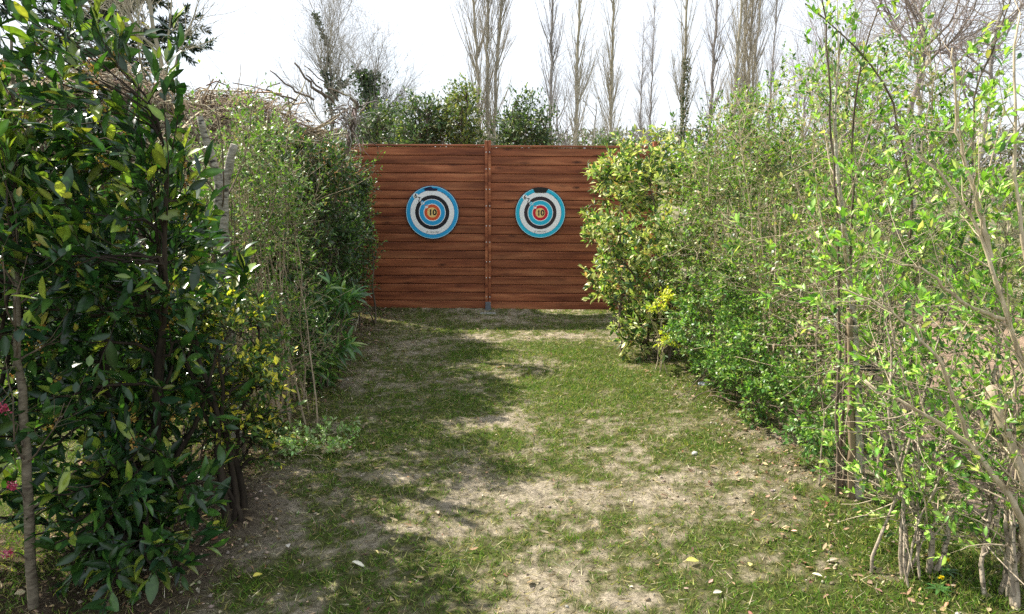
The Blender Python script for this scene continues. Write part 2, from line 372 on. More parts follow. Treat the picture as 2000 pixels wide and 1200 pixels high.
tag(obj('leaf_litter', mesh('leaf_litter', np.vstack(vv), np.vstack(ff), M_DRY, np.vstack(cl))), 'brown leaf litter strewn along the feet of both hedges', 'leaf litter', kind='stuff')

# crumbs of soil on the bare patches
n_c = 30000; x, y = scatter(n_c, -2.3, 2.4, 2.1, 8.5, lambda x, y: np.clip(.35 - green_at(x, y), 0, .35) * .9 + .35 * np.exp(-((x - 1.45) / .2) ** 2) + .12 * np.exp(-((x + 1.2) / .3) ** 2)); n_c = len(x)
O = nrm(np.array([(1, 0, 0), (-1, 0, 0), (0, 1, 0), (0, -1, 0), (0, 0, 1), (0, 0, -1)], float)); OF = np.array([(0, 2, 4), (2, 1, 4), (1, 3, 4), (3, 0, 4), (2, 0, 5), (1, 2, 5), (3, 1, 5), (0, 3, 5)])
sz = .0035 + .011 * rng.random(n_c) ** 3; V = O[None] * sz[:, None, None] * rng.uniform(.5, 1.3, (n_c, 6, 1)); th = rng.uniform(0, 6.28, n_c); c_, s_ = np.cos(th)[:, None], np.sin(th)[:, None]
V = np.stack([V[..., 0] * c_ - V[..., 1] * s_ + x[:, None], V[..., 0] * s_ + V[..., 1] * c_ + y[:, None], V[..., 2] * .7 + (ground_z(x, y) + sz * .25)[:, None]], -1)
F = OF[None] + (np.arange(n_c) * 6)[:, None, None]
m_cr = bark_mat('soil_crumb', (.6, .6, .6), (1, 1, 1), 60, use_tint=True)
tag(obj('soil_crumbs', mesh('soil_crumbs', V.reshape(-1, 3), F.reshape(-1, 3), m_cr, np.repeat(pick(rng, [(4, (.42, .35, .26)), (2, (.26, .20, .14)), (1, (.52, .46, .37))], n_c, .2), 6, 0))), 'crumbs of dry soil on the bare patches of the lane', 'soil', kind='stuff')

# ------------------------------------------------------------------ fence
FY = 8.30; PX0 = -0.27; FB = .03; NB = 19; BH = 1.80 / NB
wm = bpy.data.materials.new('stained_pine'); t, o = nodes(wm)
tn = t.nodes.new('ShaderNodeAttribute'); tn.attribute_name = 'tint'
tcd = t.nodes.new('ShaderNodeTexCoord'); sc = t.nodes.new('ShaderNodeVectorMath'); sc.operation = 'MULTIPLY_ADD'; sc.inputs[1].default_value = (37, 11, 5)
t.links.new(tn.outputs['Color'], sc.inputs[0]); t.links.new(tcd.outputs['Object'], sc.inputs[2]); vec = sc.outputs[0]
dn = noise(t, 1.6, 3, vec, (1, 1, 3)); dv = t.nodes.new('ShaderNodeVectorMath'); dv.operation = 'MULTIPLY_ADD'; dv.inputs[1].default_value = (0, 0, .10); t.links.new(dn, dv.inputs[0]); t.links.new(vec, dv.inputs[2]); wv = dv.outputs[0]
gr = noise(t, 2.0, 5, wv, (.6, 1, 8), .55); bl = noise(t, 3.0, 4, vec, (.7, 1, 4)); fine = noise(t, 6, 5, wv, (.4, 1, 22), .6)
vo = t.nodes.new('ShaderNodeTexVoronoi'); vo.inputs['Scale'].default_value = 1.0; vm = t.nodes.new('ShaderNodeMapping'); vm.inputs['Scale'].default_value = (2.2, 7.5, 1); vo.voronoi_dimensions = '2D'; sp_ = t.nodes.new('ShaderNodeSeparateXYZ'); cb_ = t.nodes.new('ShaderNodeCombineXYZ'); t.links.new(vec, sp_.inputs[0]); t.links.new(sp_.outputs[0], cb_.inputs[0]); t.links.new(sp_.outputs[2], cb_.inputs[1]); t.links.new(cb_.outputs[0], vm.inputs[0]); t.links.new(vm.outputs[0], vo.inputs['Vector'])
cw = ramp(t, gr, [(.30, (.13, .034, .015)), (.50, (.285, .088, .037)), (.70, (.44, .168, .076))])
cw = mixc(t, .75, cw, ramp(t, bl, [(.30, .62), (.66, 1.22)]), 'MULTIPLY')
cw = mixc(t, .28, cw, ramp(t, fine, [(.3, .55), (.7, 1.3)]), 'MULTIPLY')
s3 = t.nodes.new('ShaderNodeSeparateColor'); t.links.new(vo.outputs['Color'], s3.inputs[0]); km = t.nodes.new('ShaderNodeMath'); km.operation = 'MULTIPLY'; t.links.new(ramp(t, s3.outputs[0], [(.35, 0.), (.9, 1.)]), km.inputs[0]); t.links.new(ramp(t, vo.outputs['Distance'], [(.0, .7), (.04, 1.), (.065, .35), (.09, .6), (.15, 0.)]), km.inputs[1]); cw = mixc(t, km.outputs[0], cw, (.035, .010, .006))
sx = t.nodes.new('ShaderNodeSeparateColor'); t.links.new(tn.outputs['Color'], sx.inputs[0])
cw = mixc(t, .8, cw, ramp(t, sx.outputs[0], [(0, .82), (1, 1.18)]), 'MULTIPLY')
p = t.nodes.new('ShaderNodeBsdfPrincipled'); p.inputs['Roughness'].default_value = .55; p.inputs['Specular IOR Level'].default_value = .3
t.links.new(cw, p.inputs['Base Color']); t.links.new(p.outputs[0], o.inputs[0]); bump(t, gr, .25, .004, p)
M_WOOD = wm
M_STEEL = plain('galvanised_steel', (.20, .22, .26), .45, .5, .6)
M_SCREW = plain('screw_steel', (.75, .74, .70), .35, .5, .3)
M_CONC = plain('footing_concrete', (.34, .33, .31), .9, .2)
fe = empty('wooden_fence', (PX0, FY, 0), 'reddish brown stained board fence closing the far end of the grass lane', 'fence')
rg = np.random.default_rng(11)
def panel(x0, x1, zb):
    m = MB()
    for b in range(NB):
        z0 = zb + b * BH; dy = rg.uniform(0, .0015); w0 = rg.uniform(.002, .004)
        col = tuple(rg.uniform(.05, 1, 3))
        h = BH - .0095
        # tongue-and-groove board: flat face with a sloping bottom lip
        m.box(x0, x1, dy, .021, z0 + .0028, z0 + .0028 + h, col, b=.0045)
    m.box(x0, x1, .0175, .0195, zb + .004, zb + NB * BH - .004, (.3, .3, .3))
    return m
panel(-1.80, -.030, FB).build('board_panel', M_WOOD, fe, smooth=False)
panel(.030, 1.80, FB - .008).build('board_panel', M_WOOD, fe, smooth=False)
for xa, xb, zt in ((-1.80, -.036, FB + 1.80), (.036, 1.80, FB + 1.792)):
    m = MB(); m.box(xa, xb, -.012, .034, zt, zt + .022, (.75, .5, .4), b=.003); m.build('cap_rail', M_WOOD, fe, smooth=False)
for k, px in enumerate((0., -1.835, 1.835)):
    m = MB(); hh = 1.895
    # two battens clamp the panels to a recessed core
    m.box(px - .034, px - .004, -.030, .05, .05, hh, (.95, .3, .2), b=.003)
    m.box(px + .004, px + .034, -.030, .05, .05, hh, (.8, .7, .5), b=.003)
    m.box(px - .0045, px + .0045, -.020, .04, .055, hh - .004, (.1, .1, .6))
    m.build('post', M_WOOD, fe, smooth=False)
    m = MB(); m.box(px - .030, px + .030, -.036, -.032, -.02, .115, b=.001); m.box(px - .035, px + .035, -.032, .03, -.03, .045, b=.003)
    m.box(px - .046, px + .046, -.055, .05, -.03, .008, b=.002); m.build('post_foot', M_STEEL, fe, smooth=False)
    m = MB(); m.box(px - .10, px + .10, -.13, .12, -.1, -.004 if k else .006, b=.02); m.build('footing', M_CONC, fe, smooth=False)
def disc(cx, cy, cz, r, n=8, th=.002):
    a = np.arange(n) * 2 * np.pi / n
    V = [(cx + r * math.cos(q), cy - th, cz + r * math.sin(q)) for q in a] + [(cx + r * 1.2 * math.cos(q), cy, cz + r * 1.2 * math.sin(q)) for q in a]
    return V, [tuple(range(n))] + [(i, i + n, (i + 1) % n + n, (i + 1) % n) for i in range(n)]
for s in (-1, 1):
    for k in range(9):
        m = MB(); m.add(*disc(s * .019, -.0305, .17 + k * .2 + .02 * (k % 2), .0055)); m.build('screw', M_SCREW, fe)

# ------------------------------------------------------------------ targets
def tex_text(s, size, th, mat, name, parent, loc, rot=0, bold=0):
    cu = bpy.data.curves.new('t', 'FONT'); cu.body = s; cu.size = size; cu.align_x = 'CENTER'; cu.align_y = 'CENTER'; cu.extrude = th; cu.offset = bold
    to = bpy.data.objects.new('t', cu); C.objects.link(to); dg = bpy.context.evaluated_depsgraph_get(); dg.update()
    me = bpy.data.meshes.new_from_object(to.evaluated_get(dg)); bpy.data.objects.remove(to)
    me.materials.clear(); me.materials.append(mat); me.name = name
    o = obj(name, me, parent); o.location = loc; o.rotation_euler = (R_(90), R_(rot), 0)
    return o
def target(loc, R, cols, label, right):
    e = empty('archery_target', loc, label, 'archery target', 'archery targets hung on the fence')
    m = lambda k: cols[k]
    n = 96; a = np.arange(n) * 2 * np.pi / n; ca, sa = np.cos(a), np.sin(a)
    fr = [(0, 'yellow'), (.175, 'yellow'), (.178, 'line'), (.19, 'red'), (.295, 'red'), (.298, 'white'), (.325, 'blue'), (.475, 'blue'), (.478, 'white'), (.50, 'black'), (.635, 'black'), (.64, 'white'), (.815, 'white'), (.82, 'deep'), (.835, 'blue'), (.955, 'blue'), (.958, 'pale'), (.975, 'deep')]
    mats = []; V = [(0, -.030, 0)]; F = []; mi = []
    for j in range(1, len(fr)):
        r = fr[j][0] * R; y = -.030 - .0015 * math.sin(fr[j][0] * 9)
        V += [(r * c, -.030, r * s) for c, s in zip(ca, sa)]
        mt = cols[fr[j - 1][1]] if fr[j-1][0] != fr[j][0] else None
        if mt not in mats: mats.append(mt)
        k = mats.index(mt); b = 1 + (j - 1) * n
        for q in range(n):
            q2 = (q + 1) % n
            if j == 1: F.append((0, b + q, b + q2)); mi.append(k)
            else: F += [(b - n + q, b + q, b + q2), (b - n + q, b + q2, b - n + q2)]; mi += [k, k]
    obj('face', mesh('target_face', V, np.array(F), mats, None, mi, False), e)
    prof = [(.975, -.030), (.990, -.029), (1.0, -.022), (1.003, -.012), (.99, 0.002)]
    V = [(r * R * c, y, r * R * s) for r, y in prof for c, s in zip(ca, sa)]
    F = [(j * n + q, (j + 1) * n + q, (j + 1) * n + (q + 1) % n, j * n + (q + 1) % n) for j in range(len(prof) - 1) for q in range(n)]
    obj('rim', mesh('target_rim', V, np.array(F), cols['navy']), e)
    # number bubbles and numerals, climbing to the upper left
    for txt, rr, br, bc, tcn, sz in (('6', .865, .085, 'white', 'black', .105), ('7', .685, .062, 'white', 'black', .10), ('8', .51, .06, 'white', 'blue', .09), ('9', .305, .052, 'white', cols['nine'], .08), (None, .15, .05, 'yellow', None, 0)):
        cx, cz = -rr * R * .70, rr * R * .70
        V, F = disc(cx, -.0302, cz, br * R, 20, .0008); mb = MB(); mb.add(V, F); mb.build('number_spot', cols[bc], e)
        if txt: tex_text(txt, sz * R * 2.2, .0003, cols[tcn], 'numeral', e, (cx, -.0316, cz), bold=.0014)
    tex_text('10', .30 * R, .0004, cols['black'], 'numeral', e, (.015 * R, -.0312, -.005 * R), bold=.003)
    tex_text('GEOLOGIC', .072 * R, .0003, cols['greyink'], 'lettering', e, (.07 * R, -.0312, -.735 * R))
    mb = MB(); q = np.linspace(0, 5.2, 12); P = np.stack([-.2 * R + .035 * R * np.cos(q) * (1 - q / 12), np.full(12, -.0312), -.735 * R + .035 * R * np.sin(q)], 1)[None]
    mb.tubes(P, np.full((1, 12), .0016), 4); mb.build('logo', cols['greyink'], e)
    # illegible small print on the upper right of the white ring
    mb = MB(); rr = np.random.default_rng(3)
    for k in range(22):
        if k in (7, 8, 14): continue
        an = R_(66 - k * 2.2); r0 = .835 * R; hh = (.032 if k < 3 or 8 < k < 11 else .02) * R
        c_, s_ = math.cos(an), math.sin(an)
        for sgn in (-1, 1):
            if rr.random() < .25: continue
            o0 = sgn * .006 * R
            pts = [(c_ * (r0 - hh) - s_ * o0, -.0308, s_ * (r0 - hh) + c_ * o0), (c_ * (r0 + hh) - s_ * o0, -.0308, s_ * (r0 + hh) + c_ * o0)]
            mb.tubes(np.array([pts]), np.full((1, 2), .0009), 4)
    mb.build('small_print', cols['ink2'], e)
    # carrying grip cut into the upper edge
    if right: poly_ = [(-.31, .955), (-.29, .925), (-.21, .78), (.20, .78), (.30, .93), (.30, .955), (.15, .99), (0, 1.0), (-.15, .99)]
    else: poly_ = [(-.31, .885), (-.25, .80), (.18, .80), (.22, .885), (.02, .90), (-.02, .95), (-.08, .95), (-.10, .90)]
    nn = len(poly_)
    V = [(x * R, -.0325, z * R) for x, z in poly_] + [(x * R, -.028, z * R) for x, z in poly_]
    mb = MB(); mb.add(V, [tuple(range(nn))] + [(i, i + nn, (i + 1) % nn + nn, (i + 1) % nn) for i in range(nn)]); mb.build('grip', cols['grip'], e, smooth=False)
    return e
K = lambda n, c, r=.45: plain('target_' + n, c, r, .4, 0, 8, .06)
base = dict(white=K('white', (.93, .94, .95)), black=K('black', (.012, .011, .018)), line=K('line', (.85, .55, .2)), yellow=K('yellow', (.88, .62, .22)), greyink=K('grey_ink', (.16, .16, .18)), pale=K('pale_edge', (.55, .80, .90)), ink2=K('print_blue', (.05, .22, .30)))
lc = dict(base, blue=K('blue', (.02, .38, .74)), deep=K('deep_blue', (.01, .16, .40)), red=K('orange', (.72, .10, .03)), navy=K('navy', (.006, .02, .07)), grip=K('navy_grip', (.005, .012, .06)), nine='red')
rc = dict(base, blue=K('cyan', (.015, .50, .72)), deep=K('deep_cyan', (.01, .22, .36)), red=K('crimson', (.58, .005, .03)), navy=K('black_rim', (.008, .012, .02)), grip=K('black_grip', (.008, .008, .009)), nine='red', black=K('faded_black', (.030, .020, .028)))
a = at(843.5, 416, 8.27); target((a[0], FY, a[2]), .295, lc, 'round target with an orange inner ring and dark blue grip on the left fence panel', False)
a = at(1054.5, 416, 8.27); target((a[0], FY, a[2]), .280, rc, 'round target with a crimson inner ring and black grip on the right fence panel', True)

# ------------------------------------------------------------------ plants
def env_pts(rng, env, N, shell=.4):
    wt = np.array([e[3] * e[4] * e[5] * (e[6] if len(e) > 6 else 1) for e in env]); k = rng.choice(len(env), N, p=wt / wt.sum())
    E = np.array([e[:6] for e in env])[k]
    d = nrm(rng.normal(size=(N, 3))); r = rng.random(N) ** (1 / 3); r = r * (1 - shell) + shell * r ** .3
    P = E[:, :3] + d * r[:, None] * E[:, 3:6]; P[:, 2] = np.maximum(P[:, 2], .06)
    return P, nrm(d / E[:, 3:6])
def put_leaves(rng, TP, spec):
    """leaves along polylines"""
    M, m, _ = TP.shape; n = spec['n']; Nn = M * n
    i = np.repeat(np.arange(M), n); t = np.clip(np.tile(spec.get('t0', .25) + (1 - spec.get('t0', .25)) * np.linspace(0, 1, n) ** .7, M) + rng.normal(0, .05, Nn), 0, .999)
    if spec.get('drop', 0): k = rng.random(Nn) > spec['drop']; i = i[k]; t = t[k]; Nn = len(i)
    u = t * (m - 1); a = u.astype(int); f = (u - a)[:, None]
    p = TP[i, a] * (1 - f) + TP[i, a + 1] * f; T = nrm(TP[i, a + 1] - TP[i, a])
    q = nrm(np.cross(T, rng.normal(size=(Nn, 3)))); A = np.radians(rng.normal(spec.get('ang', 50), 15, Nn) * (1.15 - .5 * t))[:, None]
    d = T * np.cos(A) + q * np.sin(A) + np.array([0, 0, spec.get('lift', 0)])
    nv = np.array([0, 0, 1.]) + rng.normal(0, spec.get('tilt', .5), (Nn, 3)) + T * .4
    ln = rng.uniform(*spec['L'], Nn) * (1 - .25 * (t > .9)); col = pick(rng, spec['pal'], Nn, spec.get('jit', .18))
    if 'tip' in spec:
        k = (rng.random(Nn) < spec.get('ptip', .7) * np.where(p[:, 2] > spec.get('tipz', -1), 1, .15)) & (t > spec.get('ttip', .7)); col[k] = pick(rng, spec['tip'], k.sum(), .15)
    return leaves(p, d, nv, ln, spec.get('w', .38) * rng.uniform(.8, 1.2, Nn), spec.get('tm', T_MID), col, rng.normal(spec.get('curl', .15), .12, Nn))
def shrub(name, label, cat, base, env, spec, seed, stems=5, nb=60, nt=400, bark=None, sr=.014, tw=(.10, .22), up=.15, shell=.4, group=None, lmat=None,
          extra=None, spread=.12, br=.35, wig=.14, tr=.0016, wob=.012, bmax=1., bare=0, topn=0, toplen=(.3, .6)):
    rng = np.random.default_rng(seed); bx, by = base; bz = float(ground_z(np.array(bx), np.array(by)))
    e = empty(name, (bx, by, bz), label, cat, group); off = (bx, by, bz); bark = bark or M_BARK
    tp, _ = env_pts(rng, env, stems * 6, .7); tp = tp[np.argsort(-tp[:, 2])][:int(stems * 3)]; tp = tp[rng.permutation(len(tp))[:stems]]
    p0 = np.stack([bx + rng.normal(0, spread * .5, stems), by + rng.normal(0, spread * .5, stems), np.full(stems, bz - .03)], 1)
    h = (tp[:, 2:3] - bz); side = tp - p0; side[:, 2] = 0
    SPt = bez(p0, p0 + np.array([0, 0, 1.]) * h * .35 + side * .15, tp - np.array([0, 0, 1.]) * h * .3 - side * .1, tp, 14)
    nz_ = rng.normal(0, wob * 2.2, SPt.shape); nz_[:, 0] = 0
    for _ in range(2): nz_[:, 1:-1] = (nz_[:, :-2] + 2 * nz_[:, 1:-1] + nz_[:, 2:]) / 4
    SPt = SPt + nz_; SR = sr * rng.uniform(.6, 1.2, stems)[:, None] * np.linspace(1, .25, 14)[None]
    T, dn = env_pts(rng, env, nb, shell)
    q = SPt.reshape(-1, 3); qr = SR.reshape(-1); tg = nrm(np.gradient(SPt, axis=1)).reshape(-1, 3)
    D = np.linalg.norm(T[:, None] - q[None], axis=2) + 3. * np.maximum(0, q[None, :, 2] - T[:, None, 2] + .06) + .6 * (q[None, :, 2] < .12)
    j = D.argmin(1); p0 = q[j]; ll = np.linalg.norm(T - p0, axis=1, keepdims=True)
    B = bez(p0, p0 + tg[j] * ll * .35, T - nrm(dn + np.array([0, 0, .6])) * ll * .3, T, 7); B[:, 1:-1] += rng.normal(0, .01, B[:, 1:-1].shape)
    BR = np.minimum(qr[j] * .6 * min(bmax, 1.3), (.007 * sr / .014 + .001) * bmax)[:, None] * np.linspace(1, br, 7)[None]
    TW, TR = grow(B, BR, nt, rng, .25, 1., tw, 42, up, wig, 5, .6, tr * 1.3, .5); TR = np.maximum(TR, tr * .5)
    mb = MB(); mb.tubes(SPt, SR, 6); mb.build('stem', bark, e, off)
    mb = MB(); mb.tubes(B, BR, 4); mb.tubes(TW, TR, 3)
    LP = [TW, B[:, 3:]]
    if topn:
        TT, TTR = grow(SPt, SR, topn, rng, .7, 1., toplen, 18, .25, .06, 8, .6, .003, .4); TT2, TR2 = grow(TT, TTR, topn * 3, rng, .2, .95, (.06, .16), 35, .2, .1, 5, .5, .0012)
        mb.tubes(TT, TTR, 4); mb.tubes(TT2, TR2, 3); LP += [TT2, TT]
    if bare:        # long leafless shoots crossing the crown
        Q_, QR = grow(B, BR, bare, rng, .2, 1., (.18, .5), 50, .06, .10, 7, .7, tr * 1.8, .35); Q_[:, :, 2] = np.maximum(Q_[:, :, 2], bz + .01)
        mb.tubes(Q_, np.maximum(QR, tr * .6), 4)
    mb.build('twigs', bark, e, off)
    ml = MB()
    for P_ in LP: ml.raw(*put_leaves(rng, P_, spec))
    ml.build('foliage', lmat or M_LEAF, e, off)
    if extra: extra(rng, e, off, TW)
    return e
def blossoms(name, mat, pal, prob, s, k=9, rad=.014, zmin=0):
    def f(rng, e, off, TW):
        tip = TW[:, -2]; c = tip[(rng.random(len(tip)) < prob) & (tip[:, 2] > zmin)]
        if not len(c): return
        pos = np.repeat(c, k, 0) + rng.normal(0, rad, (len(c) * k, 3)); n = len(pos); mb = MB()
        for _ in range(3):
            mb.raw(*leaves(pos + rng.normal(0, s * .2, (n, 3)), rng.normal(size=(n, 3)), rng.normal(size=(n, 3)), s, .8, T_SM, pick(rng, pal, n, .15), .1))
        mb.build(name, mat, e, off)
    return f
BAY = [(6, (.020, .055, .014)), (3, (.045, .105, .018)), (2, (.015, .042, .018)), (.8, (.16, .20, .03))]
bay = dict(n=7, L=(.050, .115), w=.32, tm=T_BIG, pal=BAY, ang=48, curl=.18, tilt=.7, t0=.2, lift=.15, tip=[(3, (.15, .22, .03)), (1, (.30, .32, .05))], ptip=.6, ttip=.75, tipz=1.35)  # young tips, yellow mostly above tipz: sunlight on the top painted into leaf colour
YB = blossoms('blossom', M_PETAL, [(3, (.55, .36, .08)), (1, (.62, .48, .16)), (1, (.35, .18, .05))], .12, .012, 10, .013, .5)
shrub('bay_shrub', 'tall dark glossy-leaved shrub with yellow blossom on a black trunk, nearest on the left', 'shrub', (-1.62, 3.05),
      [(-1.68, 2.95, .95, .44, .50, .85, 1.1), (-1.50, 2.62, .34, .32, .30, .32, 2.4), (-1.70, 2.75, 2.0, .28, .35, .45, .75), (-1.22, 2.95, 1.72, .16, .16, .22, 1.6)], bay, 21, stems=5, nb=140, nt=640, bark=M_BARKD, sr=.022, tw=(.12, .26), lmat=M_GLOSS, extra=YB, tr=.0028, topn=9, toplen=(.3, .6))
bay = dict(bay, ptip=.7, tip=[(3, (.24, .30, .04)), (1, (.40, .40, .07)), (2, (.12, .2, .03))])  # brighter, yellower tips: sun through the crown put into the leaf colour
shrub('bay_shrub', 'tall glossy shrub at the left edge, its sunlit top yellowish green above the pale trunk', 'shrub', (-2.15, 2.75),
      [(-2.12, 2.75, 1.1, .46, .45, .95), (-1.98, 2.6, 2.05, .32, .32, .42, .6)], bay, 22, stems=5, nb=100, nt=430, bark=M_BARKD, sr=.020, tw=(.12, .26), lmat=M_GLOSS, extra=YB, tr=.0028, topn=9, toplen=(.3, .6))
shrub('bay_shrub', 'dark glossy shrub filling in behind the front left one beside the stubbed trunk', 'shrub', (-1.95, 3.75),
      [(-1.95, 3.7, .85, .40, .40, .70)], bay, 23, stems=4, nb=80, nt=380, bark=M_BARKD, sr=.016, tw=(.12, .24), lmat=M_GLOSS, tr=.0024)

# sapling with pale bark and pink blossom
sp = np.array([-1.74, 2.46]); e = empty('sapling', (sp[0], sp[1], 0), 'slender pale-barked sapling with pink blossom in front of the left shrubs', 'young tree')
P = poly([at(68, 1215, 2.46), at(58, 1000, 2.48), at(48, 800, 2.52), at(33, 640, 2.58), at(24, 500, 2.68), at(28, 300, 2.85), at(20, 60, 3.0)], 22, .003, 1); P[0, 0, 2] = -.03
Rr = np.linspace(.0195, .005, 22)[None]
mb = MB(); mb.tubes(P, Rr, 10); mb.build('trunk', M_SAP, e, (sp[0], sp[1], 0))
rs = np.random.default_rng(4)
B1, R1 = grow(P, Rr, 22, rs, .12, .95, (.25, .5), 60, .10, .10, 8, .35, .004, .3); B2, R2 = grow(B1, R1, 70, rs, .3, 1., (.1, .25), 40, .1, .12, 5, .6, .002)
mb = MB(); mb.tubes(B1, R1, 5); mb.tubes(B2, R2, 3); mb.build('twigs', M_BARK, e, (sp[0], sp[1], 0))
ml = MB(); ml.raw(*put_leaves(rs, B2, dict(n=4, L=(.035, .06), w=.62, tm=T_MID, pal=BAY, tip=[(1, (.25, .22, .04)), (1, (.10, .18, .04))], ptip=.3))); ml.build('foliage', M_GLOSS, e, (sp[0], sp[1], 0))
cpts = np.array([at(8, 802, 2.4), at(25, 955, 2.4), at(15, 1085, 2.35)]); pos = np.repeat(cpts, 26, 0) + rs.normal(0, .007, (78, 3)); ml = MB()
for _ in range(3): ml.raw(*leaves(pos + rs.normal(0, .004, (78, 3)), rs.normal(size=(78, 3)), rs.normal(size=(78, 3)), .010, .6, T_SM, pick(rs, [(2, (.50, .06, .13)), (1, (.60, .22, .28))], 78), .1))
ml.build('blossom', M_PETAL, e, (sp[0], sp[1], 0))
for c_, j in zip(cpts, (3, 2, 1)):
    mb = MB(); s0 = P[0, j * 2]; mb.tubes(poly([s0, (s0 + c_) / 2 + (0, 0, .03), c_], 8, .003, j), np.linspace(.004, .0015, 8)[None], 4); mb.build('flowering_twig', M_BARK, e, (sp[0], sp[1], 0))

# golden euonymus
EU = [(4, (.040, .085, .022)), (2, (.09, .14, .03)), (1, (.20, .22, .04))]; EUT = [(3, (.60, .52, .06)), (1, (.42, .46, .07))]
shrub('golden_shrub', 'low shrub with yellow-tipped leaves on crooked dark stems at the left lane edge', 'shrub', (-1.38, 3.28),
      [(-1.33, 3.38, .86, .21, .26, .30), (-1.20, 3.38, .52, .18, .26, .28)], dict(n=7, L=(.028, .045), w=.48, tm=T_MID, pal=EU, tip=EUT, ptip=.55, ttip=.75, ang=55), 31, stems=5, nb=60, nt=300, bark=M_BARKD, sr=.020, tw=(.06, .14), spread=.16, tr=.002, lmat=M_LEAF)

shrub('leafy_shrub', 'low mixed green shrub filling the hedge foot behind the yellow-tipped one', 'shrub', (-1.62, 3.95),
      [(-1.60, 4.0, .60, .34, .35, .55), (-1.85, 4.3, 1.0, .22, .2, .40)], dict(n=7, L=(.025, .05), w=.42, tm=T_SM, pal=[(4, (.06, .13, .03)), (2, (.13, .22, .04)), (1, (.30, .30, .08))], drop=.1), 33, stems=12, nb=110, nt=620, bark=M_BARK, sr=.009, tw=(.08, .2), spread=.3, tr=.002)
# stubbed pale trunk
tb = np.array([-1.66, 4.22]); e = empty('pollard_tree', (tb[0], tb[1], 0), 'lopped pale-barked tree trunk with two cut limbs inside the left hedge', 'tree')
P = poly([(tb[0], tb[1], -.05), (tb[0] + .01, tb[1], .8), at(430, 460, 4.20), at(432, 360, 4.20)], 16, .004, 2)
mb = MB(); Rr = np.r_[np.linspace(.050, .038, 16)][None]; mb.tubes(P, Rr, 14); tp = P[0, -1]; mb.build('trunk', M_POST, e, (tb[0], tb[1], 0))
for tgt, r, nm in ((at(456, 285, 4.18), .020, 'limb'), (at(388, 230, 4.15), .017, 'limb')):
    Q = poly([tp - (0, 0, .05), tp * .5 + tgt * .5 + (.0, 0, -.03), tgt], 9, .002, 5)[0]; Q = np.vstack([Q, Q[-1:] + (Q[-1:] - Q[-2:-1]) * .01])
    rr = np.r_[np.linspace(r * 1.5, r, 9), .0005]; mb = MB(); mb.tubes(Q[None], rr[None], 12); mb.build(nm, M_POST, e, (tb[0], tb[1], 0))
rs = np.random.default_rng(8); QQ = P; B1, R1 = grow(P, Rr, 16, rs, .5, 1., (.4, .9), 50, .2, .08, 9, .15, .006, .25); B2, R2 = grow(B1, R1, 60, rs, .2, 1., (.1, .3), 40, .15, .1, 5, .5, .002)
mb = MB(); mb.tubes(B1, R1, 5); mb.tubes(B2, R2, 3); mb.build('shoot', M_BARK, e, (tb[0], tb[1], 0))
GRN = [(4, (.13, .24, .045)), (3, (.19, .30, .06)), (2, (.085, .17, .035)), (1, (.32, .36, .10))]
ml = MB(); ml.raw(*put_leaves(rs, B2, dict(n=5, L=(.02, .035), w=.5, tm=T_SM, pal=GRN))); ml.build('foliage', M_LEAF, e, (tb[0], tb[1], 0))

# twiggy deciduous shrubs of the left hedge
GL = [(4, (.085, .17, .03)), (2, (.15, .25, .045)), (4, (.035, .08, .02)), (1, (.30, .28, .12))]
small = dict(n=6, L=(.022, .042), w=.48, tm=T_SM, pal=GL, ang=52, drop=.2, t0=.4, tip=[(1, (.22, .36, .06))], ptip=.5)
shrub('twiggy_shrub', 'twiggy tan-stemmed shrub with small fresh leaves right of the lopped trunk', 'shrub', (-1.50, 4.65),
      [(-1.66, 4.75, 1.1, .36, .55, .90), (-1.55, 4.7, 1.5, .32, .4, .42), (-1.45, 4.9, .5, .26, .4, .40)], dict(small, n=7), 41, stems=26, nb=280, nt=1400, bare=260, bark=M_TAN2, sr=.008, tw=(.08, .2), spread=.24, tr=.0018, topn=14, toplen=(.3, .65))
shrub('twiggy_shrub', 'thin twiggy shrub behind the stubbed trunk with bare tan twigs and few leaves', 'shrub', (-2.05, 5.3),
      [(-2.05, 5.3, 1.1, .45, .5, .85)], dict(small, drop=.3), 42, bare=120, stems=26, nb=180, nt=900, bark=M_TAN, sr=.009, tw=(.08, .2), spread=.30, tr=.0018, topn=8, toplen=(.3, .6))
shrub('twiggy_shrub', 'tall loose shrub with yellow-green leaves and browned leaves beside the root snag', 'shrub', (-1.95, 5.9),
      [(-1.98, 5.9, 1.5, .42, .5, .70), (-1.80, 5.8, 1.2, .40, .5, .6)], dict(small, drop=.1, pal=[(4, (.12, .20, .04)), (2, (.24, .30, .07)), (2, (.38, .29, .15))]), 43, stems=20, nb=180, nt=1200, bark=M_TAN, sr=.009, tw=(.08, .2), spread=.30, tr=.0018, topn=10, toplen=(.2, .45))
